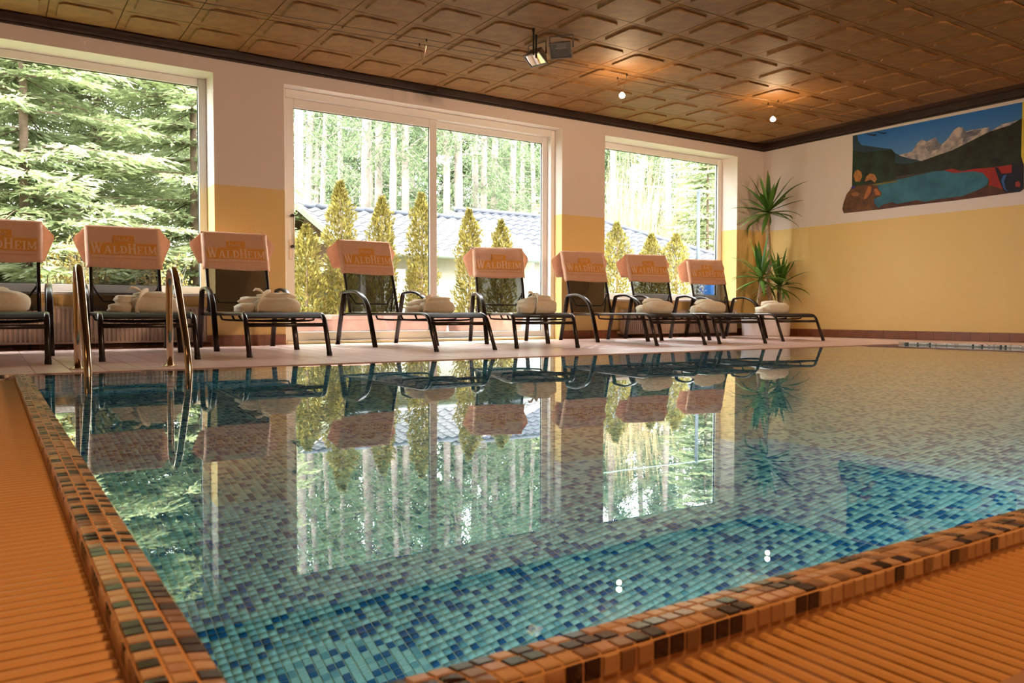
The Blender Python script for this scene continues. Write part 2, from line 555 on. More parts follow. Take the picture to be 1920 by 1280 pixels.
# near and left rim core: a lip that slopes under the water on its inner side
def rim_core():
    prof = [(0.0, -0.10), (0.0, -0.0045), (0.0045, -0.0015), (PITCH_T, -0.0015), (2 * PITCH_T, -0.004), (3 * PITCH_T - 0.002, -0.008), (3 * PITCH_T, -0.011), (3 * PITCH_T, -DEPTH - 0.05), (0.03, -DEPTH - 0.05), (0.03, -0.10)]
    bm = bmesh.new()
    # near arm then left arm, mitred at the corner
    stations = [lambda o, z: (PX1 + 0.06, PY0 + o, z), lambda o, z: (PX0 + o, PY0 + o, z), lambda o, z: (PX0 + o, PY1 + 0.03, z)]
    rings = [[bm.verts.new(s(o, z)) for o, z in prof] for s in stations]
    for r0, r1 in zip(rings, rings[1:]):
        for i in range(len(prof)):
            j = (i + 1) % len(prof)
            bm.faces.new((r0[i], r0[j], r1[j], r1[i]))
    bm.faces.new(rings[0]); bm.faces.new(rings[-1][::-1])
    return bm
pl('rim_core', rim_core(), M_rgrout)

def pick(n, p=(0.44, 0.17, 0.13, 0.26)):
    return rng.choice(4, size=n, p=p)

def tile_box(u, v, w, g=0.0014, th=0.0022, P=PITCH_T):
    """unit tile with corner at origin spanned by u, v (pitch long) with outward w"""
    u, v, w = (np.array(k, float) for k in (u, v, w))
    a, b_ = g, P - g
    c = 0.0012
    base = [u * a + v * a, u * b_ + v * a, u * b_ + v * b_, u * a + v * b_]
    top = [u * (a + c) + v * (a + c), u * (b_ - c) + v * (a + c), u * (b_ - c) + v * (b_ - c), u * (a + c) + v * (b_ - c)]
    vv = np.array(base + [t + w * th for t in top])
    ff = np.array([(4, 5, 6, 7), (0, 1, 5, 4), (1, 2, 6, 5), (2, 3, 7, 6), (3, 0, 4, 7)])
    return vv, ff

def tile_meshes(name, vv, ff, mats=None):
    out = []
    for m in (mats or TILES):
        me = bpy.data.meshes.new(name); me.from_pydata(vv.tolist(), [], ff.tolist()); me.materials.append(m); out.append(me)
    return out

def lay(name, vv, ff, origins, single_n, part_rest, key=None, probs=(0.44, 0.17, 0.13, 0.26), single_ok=None):
    """lay tiles: the largest in view as single parts, the rest joined"""
    origins = np.asarray(origins)
    col = pick(len(origins), probs)
    order = np.argsort(key) if key is not None else np.arange(len(origins))
    singles = []
    if single_n:
        for k in order:
            if len(singles) >= single_n: break
            if in_view(origins[k], 5): singles.append(k)
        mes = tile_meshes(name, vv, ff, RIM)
        for k in singles:
            o = link_mesh(name, mes[col[k]], None, pool)
            o.location = Vector(origins[k]) - Vector((PX0, PY0, 0))
    mask = np.ones(len(origins), bool); mask[singles] = False
    return origins[mask], col[mask]

rest_groups = []
def add_rest(name, vv, ff, orig, col):
    V = (orig[:, None, :] + vv[None]).reshape(-1, 3) - np.array([PX0, PY0, 0])
    Q = (np.arange(len(orig))[:, None, None] * 8 + ff[None]).reshape(-1, 4)
    rest_groups.append((V, Q, np.repeat(col, 5)))
def flush_rest(name, mats=None):
    global rest_groups
    base = 0; Vs, Qs, Cs = [], [], []
    for V, Q, c in rest_groups:
        Vs.append(V); Qs.append(Q + base); Cs.append(c); base += len(V)
    o = np_mesh(name, np.concatenate(Vs), np.concatenate(Qs), mats or TILES, np.concatenate(Cs), parent=pool)
    o['kind'] = 'stuff'; rest_groups = []
    return o

# pool floor
nx = int((IX1 - IX0) / PITCH_T); ny = int((IY1 - IY0) / PITCH_T)
gx, gy = np.meshgrid(IX0 + PITCH_T * np.arange(nx), IY0 + PITCH_T * np.arange(ny), indexing='ij')
fo = np.stack([gx.ravel(), gy.ravel(), np.full(gx.size, -DEPTH - 0.0022)], 1)
vv, ff = tile_box((1, 0, 0), (0, 1, 0), (0, 0, 1))
# the floor tiles that show largest lie about a metre beyond the near rim, seen through the surface
key = np.hypot(fo[:, 0] - 0.75, fo[:, 1] - 1.85)
mask_pos = fo.copy(); mask_pos[:, 2] = -0.75
col = pick(len(fo)); order = np.argsort(key); singles = order[:280]
mes = tile_meshes('floor_mosaic_tile', vv, ff)
for k in singles:
    o = link_mesh('floor_mosaic_tile', mes[col[k]], None, pool); o.location = Vector(fo[k]) - Vector((PX0, PY0, 0))
m_ = np.ones(len(fo), bool); m_[singles] = False
add_rest('f', vv, ff, fo[m_], col[m_])
# far wall and end wall under water
nz = int((DEPTH - 0.004) / PITCH_T)
gx, gz = np.meshgrid(IX0 + PITCH_T * np.arange(nx), -DEPTH + PITCH_T * np.arange(nz + 1), indexing='ij')
vv, ff = tile_box((1, 0, 0), (0, 0, 1), (0, -1, 0))
wo = np.stack([gx.ravel(), np.full(gx.size, IY1 + 0.0022), gz.ravel()], 1)
wo = wo[wo[:, 2] < -0.03]
add_rest('w', vv, ff, wo, pick(len(wo)))
gy, gz = np.meshgrid(IY0 + PITCH_T * np.arange(ny), -DEPTH + PITCH_T * np.arange(nz + 1), indexing='ij')
vv, ff = tile_box((0, 1, 0), (0, 0, 1), (-1, 0, 0))
wo = np.stack([np.full(gy.size, IX1 + 0.0022), gy.ravel(), gz.ravel()], 1)
wo = wo[wo[:, 2] < -0.03]
add_rest('w', vv, ff, wo, pick(len(wo)))
flush_rest('basin_mosaic_tiles')

# rim tiles of the near and left lips (face, flat row, two sloping rows)
slopes = [0.0, -0.101, -0.162]
z0s = [-0.0015, -0.0015, -0.004]
nN = int((PX1 - PX0) / PITCH_T); nL = int((PY1 - PY0) / PITCH_T)
for r in range(3):
    d = np.array([0, math.cos(math.atan(slopes[r])), math.sin(math.atan(slopes[r]))])
    nrm = np.array([0, -d[2], d[1]])
    vv, ff = tile_box((1, 0, 0), d, nrm)
    o_ = np.array([(PX0 + PITCH_T * k, PY0 + PITCH_T * r, z0s[r]) for k in range(r, nN)])
    k_ = o_[:, 0]
    orr, cc = lay('rim_tile', vv, ff, o_, 58, None, key=k_, probs=(0.34, 0.20, 0.13, 0.33))
    add_rest('r', vv, ff, orr, cc)
    d = np.array([math.cos(math.atan(slopes[r])), 0, math.sin(math.atan(slopes[r]))])
    nrm = np.array([-d[2], 0, d[0]])
    vv, ff = tile_box(d, (0, 1, 0), nrm)
    o_ = np.array([(PX0 + PITCH_T * r, PY0 + PITCH_T * k, z0s[r]) for k in range(r + 1, nL)])
    orr, cc = lay('rim_tile', vv, ff, o_, 22, None, key=o_[:, 1], probs=(0.34, 0.20, 0.13, 0.33))
    add_rest('r', vv, ff, orr, cc)
# outer faces
vv, ff = tile_box((1, 0, 0), (0, 0, 1), (0, -1, 0))
o_ = np.array([(PX0 + PITCH_T * k, PY0, -0.0275) for k in range(nN)])
orr, cc = lay('rim_tile', vv, ff, o_, 58, None, key=o_[:, 0], probs=(0.34, 0.20, 0.12, 0.34)); add_rest('r', vv, ff, orr, cc)
vv, ff = tile_box((0, 1, 0), (0, 0, 1), (-1, 0, 0))
o_ = np.array([(PX0, PY0 + PITCH_T * k, -0.0275) for k in range(nL)])
add_rest('r', vv, ff, o_, pick(len(o_)))
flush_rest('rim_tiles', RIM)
# raised lip at the far right end, and the little mosaic step that closes the left gutter
bm = bmesh.new(); box(bm, PX1 + 0.003, PX1 + 0.06, PY0 + 0.0, PY1 + 0.05, -0.03, 0.022)
box(bm, PX0 - GR, PX0, PY1 - 0.001, PY1 + 0.002, -0.06, -0.001)
pl('end_lip', bm, M_tgrout)
vv, ff = tile_box((0, 1, 0), (0, 0, 1), (-1, 0, 0))
o_ = np.array([(PX1 + 0.0025, PY0 + 0.08 + PITCH_T * k, -0.003) for k in range(nL - 3)])
add_rest('r', vv, ff, o_, pick(len(o_), (0.62, 0.1, 0.06, 0.22)))
vv, ff = tile_box((1, 0, 0), (0, 1, 0), (0, 0, 1))
for r in range(2):
    o_ = np.array([(PX1 + 0.006 + PITCH_T * r, PY0 + 0.08 + PITCH_T * k, 0.022) for k in range(nL - 2)])
    add_rest('r', vv, ff, o_, pick(len(o_), (0.62, 0.1, 0.06, 0.22)))
vv, ff = tile_box((1, 0, 0), (0, 0, 1), (0, -1, 0))
o_ = np.array([(PX0 - PITCH_T * (k + 1), PY1 - 0.001, -0.026) for k in range(9)])
add_rest('r', vv, ff, o_, np.array([0, 0, 3, 0, 3, 0, 3, 0, 0]))
flush_rest('end_lip_tiles', PALE)

# water body
def water_mat():
    m = bpy.data.materials.new('pool_water')
    m.use_nodes = True
    nt = m.node_tree
    nt.nodes.remove(nt.nodes['Principled BSDF'])
    g = nt.nodes.new('ShaderNodeBsdfGlass'); g.inputs['IOR'].default_value = 1.333; g.inputs['Roughness'].default_value = 0.0
    ab = nt.nodes.new('ShaderNodeVolumeAbsorption'); ab.inputs['Color'].default_value = (0.07, 0.80, 0.87, 1); ab.inputs['Density'].default_value = 0.34
    out = nt.nodes['Material Output']
    tc = nt.nodes.new('ShaderNodeNewGeometry')
    n = nt.nodes.new('ShaderNodeTexNoise'); n.inputs['Scale'].default_value = 1.6; n.inputs['Detail'].default_value = 1
    nt.links.new(tc.outputs['Position'], n.inputs['Vector'])
    bp = nt.nodes.new('ShaderNodeBump'); bp.inputs['Strength'].default_value = 0.06; bp.inputs['Distance'].default_value = 0.01
    nt.links.new(n.outputs['Fac'], bp.inputs['Height']); nt.links.new(bp.outputs[0], g.inputs['Normal'])
    nt.links.new(g.outputs[0], out.inputs['Surface']); nt.links.new(ab.outputs[0], out.inputs['Volume'])
    return m
bm = bmesh.new()
box(bm, PX0 + 0.035, PX1 + 0.03, PY0 + 0.035, PY1 + 0.02, -DEPTH - 0.03, ZW)
tag(obj('pool_water', bm, water_mat()), 'clear still pool water mirroring the windows and loungers', 'water', kind='stuff')

# overflow gratings
def slat_mesh(L, w=0.0165, h=0.013):
    bm = bmesh.new()
    pr = [(-w / 2, -h), (-w / 2, -0.004), (-w / 2 + 0.004, 0), (w / 2 - 0.004, 0), (w / 2, -0.004), (w / 2, -h)]
    a = [bm.verts.new((x, 0, z)) for x, z in pr]; b_ = [bm.verts.new((x, L, z)) for x, z in pr]
    for i in range(6):
        bm.faces.new((a[i], a[(i + 1) % 6], b_[(i + 1) % 6], b_[i]))
    bm.faces.new(a[::-1]); bm.faces.new(b_)
    me = bpy.data.meshes.new('slat'); bmesh.ops.recalc_face_normals(bm, faces=bm.faces); bm.to_mesh(me); bm.free()
    me.materials.append(M_grate)
    return me
ZG = -0.033
def grate(name, label, origin, rz, length, pitch, n_single, w):
    root = tag(empty(name, origin, rz), label, 'grating', 'overflow gratings round the pool')
    sm = slat_mesh(GR - 0.008, w)
    n = int(length / pitch)
    rest = []
    for k in range(n):
        if k < n_single:
            o = link_mesh('slat', sm, None, root); o.location = (pitch * (k + 0.5), -GR + 0.004, 0)
        else:
            rest.append(k)
    if rest:
        bm = bmesh.new()
        for k in rest:
            x = pitch * (k + 0.5); box(bm, x - w / 2, x + w / 2, -GR + 0.004, -0.004, -0.013, 0)
        tag(obj('slats', bm, M_grate, root), kind='stuff')
    bm = bmesh.new()
    for yy in (-GR + 0.03, -GR * 0.5, -0.035):
        box(bm, 0, length, yy - 0.008, yy + 0.008, -0.024, -0.0135)
    obj('connector_bar', bm, M_gutter, root)
    bm = bmesh.new(); box(bm, 0, length, -GR, 0.0, -0.15, -0.14)
    obj('gutter_bed', bm, M_gutter, root)
    return root
grate('overflow_grate', 'tan slatted overflow grating along the near pool edge', (PX0 - GR, PY0 - 0.001, ZG), 0, PX1 - PX0 + GR, 0.0256, 120, 0.0150)
grate('overflow_grate', 'tan slatted overflow grating along the left pool edge', (PX0 - GR, PY0 - 0.001, ZG), math.pi / 2, PY1 - PY0, 0.0300, 400, 0.018)

# ------------------------------------------------------------------ windows and sliding door
def frame_bar(name, x0, x1, y0, y1, z0, z1, parent, m=None):
    return box_obj(name, x0, x1, y0, y1, z0, z1, m or M_white, parent, bevel=0.008)

def glazed(parent, x0, x1, z0, z1, y, fw, fd, gasket=True):
    """sash of four bars with gasket and pane, face at y"""
    frame_bar('sash_stile', x0, x0 + fw, y, y + fd, z0, z1, parent)
    frame_bar('sash_stile', x1 - fw, x1, y, y + fd, z0, z1, parent)
    frame_bar('sash_rail', x0 + fw, x1 - fw, y, y + fd, z1 - fw, z1, parent)
    frame_bar('sash_rail', x0 + fw, x1 - fw, y, y + fd, z0, z0 + fw, parent)
    a0, a1, b0, b1 = x0 + fw, x1 - fw, z0 + fw, z1 - fw
    g = 0.006
    bm = bmesh.new()
    for q in ((a0, a1, b1 - g, b1), (a0, a1, b0, b0 + g), (a0, a0 + g, b0, b1), (a1 - g, a1, b0, b1)):
        box(bm, q[0], q[1], y + fd * 0.35, y + fd * 0.65, q[2], q[3])
    obj('gasket', bm, M_gasket, parent)
    bm = bmesh.new()
    v = [bm.verts.new(p) for p in ((a0, y + fd * 0.5, b0), (a1, y + fd * 0.5, b0), (a1, y + fd * 0.5, b1), (a0, y + fd * 0.5, b1))]
    bm.faces.new(v)
    obj('pane', bm, M_glass, parent)

def window(name, op, yf, fw):
    x0, x1, z0, z1 = op
    r = struct(empty(name))
    glazed(r, x0 + 0.001, x1 - 0.001, z0 + 0.03, z1 - 0.001, yf, fw, 0.07)
    box_obj('sill', x0 - 0.02, x1 + 0.0, W - 0.03, yf + 0.02, z0 + 0.001, z0 + 0.032, M_white, r, bevel=0.008)
    return r
window('window_1', LW, W + 0.33, 0.085)
window('window_2', RW, W + 0.33, 0.095)

door = struct(empty('door_1'))
x0, x1, z0, z1 = DR
yd = W + 0.17
frame_bar('frame_jamb', x0 + 0.001, x0 + 0.07, yd, yd + 0.16, 0.001, z1 - 0.001, door)
frame_bar('frame_jamb', x1 - 0.07, x1 - 0.001, yd, yd + 0.16, 0.001, z1 - 0.001, door)
frame_bar('frame_head', x0 + 0.07, x1 - 0.07, yd, yd + 0.16, z1 - 0.095, z1 - 0.001, door)
frame_bar('threshold', x0 + 0.07, x1 - 0.07, yd - 0.02, yd + 0.16, 0.001, 0.035, door)
glazed(door, x0 + 0.07, 4.90, 0.035, z1 - 0.095, yd + 0.03, 0.105, 0.055)
glazed(door, 4.83, x1 - 0.07, 0.035, z1 - 0.095, yd + 0.09, 0.085, 0.055)
M_bronze = mat('dark_bronze_handle', (0.05, 0.035, 0.03), 0.35, metal=0.7)
M_plate = mat('beige_handle_plate', (0.55, 0.45, 0.36), 0.4, metal=0.3)
hx = x0 + 0.07 + 0.055
hy = yd + 0.03
bm = bmesh.new(); box(bm, hx - 0.02, hx + 0.02, hy - 0.012, hy, 0.99, 1.22)
handle = obj('handle_plate', bm, M_plate, door, bevel=0.004)
bm = bmesh.new()
sweep(bm, [(hx + 0.01, hy - 0.012, 1.14), (hx + 0.012, hy - 0.05, 1.14), (hx + 0.03, hy - 0.06, 1.14)], 0.018, n=10)
sweep(bm, [(hx + 0.012, hy - 0.005, 1.50), (hx + 0.012, hy - 0.05, 1.50), (hx + 0.03, hy - 0.06, 1.50)], 0.018, n=10)
obj('handle_knob', bm, M_bronze, door, smooth=True)
bm = bmesh.new(); sweep(bm, [(hx + 0.03, hy - 0.045, 1.16), (hx + 0.03, hy - 0.045, 1.49)], 0.009, n=8)
obj('handle_bar', bm, M_plate, door, smooth=True)

# ------------------------------------------------------------------ radiators
M_rad = mat('beige_radiator_enamel', (0.52, 0.40, 0.30), 0.4)
M_pipe = mat('dark_pipe', (0.05, 0.03, 0.02), 0.45)
def radiator(label, x0, x1):
    r = tag(empty('radiator', (x0, W - 0.05, 0)), label, 'radiator')
    L = x1 - x0
    n = int(L / 0.04)
    bm = bmesh.new()
    pts = []
    for k in range(n):
        a = k * L / n; w = L / n
        pts += [(a + 0.06 * w, 0.0), (a + 0.3 * w, -0.018), (a + 0.7 * w, -0.018), (a + 0.94 * w, 0.0)]
    lo = [bm.verts.new((x, -0.045 + y, 0.075)) for x, y in pts]; hi = [bm.verts.new((x, -0.045 + y, 0.40)) for x, y in pts]
    for i in range(len(pts) - 1):
        bm.faces.new((lo[i], lo[i + 1], hi[i + 1], hi[i]))
    obj('front_panel', bm, M_rad, r)
    bm = bmesh.new(); box(bm, 0, L, -0.046, 0.03, 0.40, 0.425); box(bm, 0, L, -0.046, 0.03, 0.055, 0.075)
    box(bm, -0.004, 0.0, -0.06, 0.03, 0.055, 0.425); box(bm, L, L + 0.004, -0.06, 0.03, 0.055, 0.425); box(bm, 0, L, 0.0, 0.03, 0.075, 0.40)
    obj('casing', bm, M_rad, r)
    bm = bmesh.new(); sweep(bm, [(-0.07, -0.02, 0.10), (-0.07, -0.02, 0.045), (-0.04, -0.02, 0.035), (L + 0.05, -0.02, 0.035)], 0.011, n=8)
    pipe = obj('pipe', bm, M_pipe, r, smooth=True)
    bm = bmesh.new(); sweep(bm, [(-0.11, -0.03, 0.085), (-0.05, -0.03, 0.085)], 0.022, n=10); sweep(bm, [(-0.07, -0.03, 0.085), (0.01, -0.02, 0.085)], 0.01, n=8)
    obj('valve', bm, mat('brass_valve', (0.45, 0.30, 0.14), 0.35, metal=0.8), pipe, smooth=True)
    bm = bmesh.new()
    for k in (0.08, 0.5, 0.92): box(bm, L * k - 0.015, L * k + 0.015, 0.0, 0.03, 0.001, 0.06)
    obj('bracket', bm, M_pipe, r)
radiator('long ribbed radiator under the left window behind the ladder', -1.3, 1.95)
radiator('ribbed beige radiator with valve under the right window', 7.85, 10.30)

# ------------------------------------------------------------------ sun loungers
M_frame = mat('dark_brown_metal_frame', (0.022, 0.014, 0.011), 0.28, metal=0.35)
M_cap = mat('black_plastic_cap', (0.012, 0.012, 0.013), 0.5)
M_seat = sling_mat('black_brown_seat_sling', (0.018, 0.011, 0.008), 0.05)
M_back = sling_mat('black_brown_back_sling', (0.012, 0.008, 0.006), 0.13)

HY, HZ = 2.02, 0.365                      # back hinge
TY, TZ = 2.30, 1.195                      # top of back
def back_pt(s, k, off=0.0):
    """point on the backrest plane: s sideways, k from hinge (0) to top (1), off towards the sitter"""
    d = Vector((0, TY - HY, TZ - HZ)); n = Vector((0, -(TZ - HZ), TY - HY)).normalized()
    p = Vector((s, HY, HZ)) + d * k + n * off
    return p

def make_lounger():
    root = empty('sun_lounger')
    # side rails running into the foot legs
    for sx in (-1, 1):
        bm = bmesh.new()
        path = [(0.33 * sx, 2.16, 0.355), (0.33 * sx, 1.4, 0.355), (0.33 * sx, 0.30, 0.355)] + [(0.33 * sx, y, z) for y, z in ((0.235, 0.352), (0.185, 0.336), (0.15, 0.308), (0.128, 0.27), (0.0, 0.006))]
        sweep(bm, path, 0.015, 0.021, n=8, up=Vector((1, 0, 0)))
        srail = obj('side_rail', bm, M_frame, root, smooth=True)
        bm = bmesh.new(); sweep(bm, [(0.33 * sx, 0.012, 0.03), (0.33 * sx, -0.003, 0.0)], 0.019, 0.024, n=8, up=Vector((1, 0, 0)))
        obj('foot_cap', bm, M_cap, srail)
        # arm hoop
        bm = bmesh.new()
        path = [(1.22, 0.0), (1.30, 0.20), (1.365, 0.36)] + [(y, z) for y, z in bez((1.385, 0.40), (1.44, 0.52), (1.60, 0.60), (1.80, 0.61), 7)] + [(1.92, 0.606), (2.0, 0.598), (2.022, 0.592), (2.034, 0.578), (2.045, 0.55), (2.22, 0.0)]
        sweep(bm, [(0.375 * sx, y, z) for y, z in path], 0.014, 0.026, n=10, up=Vector((1, 0, 0)), square=True)
        # the arm is broad sideways: widen it
        for v in bm.verts:
            v.co.x = 0.375 * sx + (v.co.x - 0.375 * sx) * 1.0
        o = obj('armrest', bm, M_frame, root, smooth=True)
    # crossbars
    bm = bmesh.new(); sweep(bm, [(-0.33, 0.125, 0.262), (0.33, 0.125, 0.262)], 0.014, 0.018, n=8)
    obj('crossbar', bm, M_frame, root, smooth=True)
    bm = bmesh.new(); sweep(bm, [(-0.33, 0.19, 0.325), (0.33, 0.19, 0.325)], 0.012, n=8)
    obj('crossbar', bm, M_frame, root, smooth=True)
    bm = bmesh.new(); sweep(bm, [(-0.375, 2.10, 0.345), (0.375, 2.10, 0.345)], 0.013, n=8)
    obj('crossbar', bm, M_frame, root, smooth=True)
    for yb in (0.42, 0.72, 1.30):
        bm = bmesh.new()
        sweep(bm, [(-0.33, yb, 0.345)] + bez((-0.31, yb, 0.30), (-0.26, yb, 0.285), (0.26, yb, 0.285), (0.31, yb, 0.30), 8) + [(0.33, yb, 0.345)], 0.010, n=8, up=Vector((0, 1, 0)))
        obj('brace', bm, M_frame, root, smooth=True)
    # seat sling: curls over the foot end
    bm = bmesh.new()
    ys = [(0.165, 0.325), (0.20, 0.348), (0.245, 0.363), (0.30, 0.369)] + [(0.3 + 0.108 * k, 0.370) for k in range(1, 17)]
    rows = []
    for (y, z) in ys:
        row = []
        for k in range(9):
            s = -0.325 + 0.65 * k / 8
            sag = 0.022 * (1 - (s / 0.325) ** 2) * min(1, max(0, (y - 0.18) / 0.5))
            row.append(bm.verts.new((s, y, z - sag)))
        rows.append(row)
    for r0, r1 in zip(rows, rows[1:]):
        for k in range(8): bm.faces.new((r0[k], r0[k + 1], r1[k + 1], r1[k]))
    obj('seat_sling', bm, M_seat, root, smooth=True)
    # backrest
    bm = bmesh.new()
    path = [back_pt(-0.305, 0.0)] + [back_pt(-0.305, k) for k in (0.3, 0.6, 0.93)] + [back_pt(-0.29, 0.985), back_pt(-0.255, 1.0), back_pt(0.255, 1.0), back_pt(0.29, 0.985)] + [back_pt(0.305, k) for k in (0.93, 0.6, 0.3, 0.0)]
    sweep(bm, path, 0.017, 0.017, n=8, up=Vector((0, -(TZ - HZ), TY - HY)).normalized())
    obj('backrest_frame', bm, M_frame, root, smooth=True)
    bm = bmesh.new(); rows = []
    for i in range(11):
        row = []
        for k in range(9):
            s = -0.30 + 0.60 * k / 8
            row.append(bm.verts.new(back_pt(s, 0.015 + 0.97 * i / 10, 0.006 - 0.014 * (1 - (s / 0.3) ** 2))))
        rows.append(row)
    for r0, r1 in zip(rows, rows[1:]):
        for k in range(8): bm.faces.new((r0[k], r0[k + 1], r1[k + 1], r1[k]))
    obj('backrest_sling', bm, M_back, root, smooth=True)
    bm = bmesh.new()
    c = [back_pt(-0.29, 0.30, -0.02)] + [back_pt(s, 0.14, -0.035) for s in (-0.2, 0.0, 0.2)] + [back_pt(0.29, 0.30, -0.02)]
    sweep(bm, c, 0.009, n=8)
    obj('back_brace', bm, M_frame, root, smooth=True)
    for sx in (-1, 1):
        bm = bmesh.new()
        a = back_pt(0.29 * sx, 0.33, -0.02)
        sweep(bm, [a, (0.30 * sx, HY + 0.17, 0.385)], 0.008, 0.012, n=8)
        for k in range(4):
            t = 0.45 + 0.13 * k
            p = Vector(a).lerp(Vector((0.30 * sx, HY + 0.17, 0.385)), t)
            sweep(bm, [p, p + Vector((0, 0.03, -0.012))], 0.006, n=6)
        obj('support_strut', bm, M_frame, root, smooth=True)
    return root

def children(o):
    return [c for c in bpy.data.objects if c.parent is o]

def copy_tree(o, parent=None):
    c = o.copy(); COL.objects.link(c); c.parent = parent
    for ch in children(o): copy_tree(ch, c)
    return c

LOUNGERS = [
    (0.01, 6.45, 2, 'dark metal sun lounger cut off by the left edge of the picture'),
    (1.02, 6.53, 3, 'dark metal sun lounger standing right behind the chrome pool ladder'),
    (2.085, 6.52, 3.3, 'dark metal sun lounger in front of the pier left of the sliding door'),
    (3.83, 6.63, -2, 'dark metal sun lounger seen from its left before the left door pane'),
    (4.84, 6.70, 19, 'dark metal sun lounger in front of the right pane of the sliding door'),
    (6.55, 6.48, 9, 'dark metal sun lounger in front of the pier between door and right window'),
    (7.565, 6.47, 12.5, 'dark metal sun lounger below the middle of the right window'),
    (9.02, 6.70, 12.5, 'dark metal sun lounger nearest the potted yucca, last of the row')]
proto = make_lounger()
roots = []
for i, (x, y, r, lab) in enumerate(LOUNGERS):
    o = proto if i == 0 else copy_tree(proto)
    o.location = (x, y, 0); o.rotation_euler = (0, 0, -math.radians(r))
    tag(o, lab, 'sun lounger', 'sun loungers in a row along the window wall')
    roots.append(o)

# ------------------------------------------------------------------ towels over the backs
M_towel = mat('apricot_terry', (0.86, 0.54, 0.37), 0.9, noise=0.05, nscale=60, bump=0.35, bscale=500, trans=0.27)
M_print = mat('orange_towel_print', (0.76, 0.33, 0.05), 0.9, noise=0.05, nscale=60, trans=0.15)
M_letter = mat('pale_towel_lettering', (0.92, 0.64, 0.46), 0.9, trans=0.2)

DB = Vector((0, TY - HY, TZ - HZ)); LB = DB.length; DBn = DB.normalized()
NB = Vector((0, -(TZ - HZ), TY - HY)).normalized()   # towards the sitter
def towel_front(u, v, off):
    """u sideways, v metres down from the top edge, on the front of the backrest"""
    return Vector((u, TY, TZ)) - DBn * v + NB * off

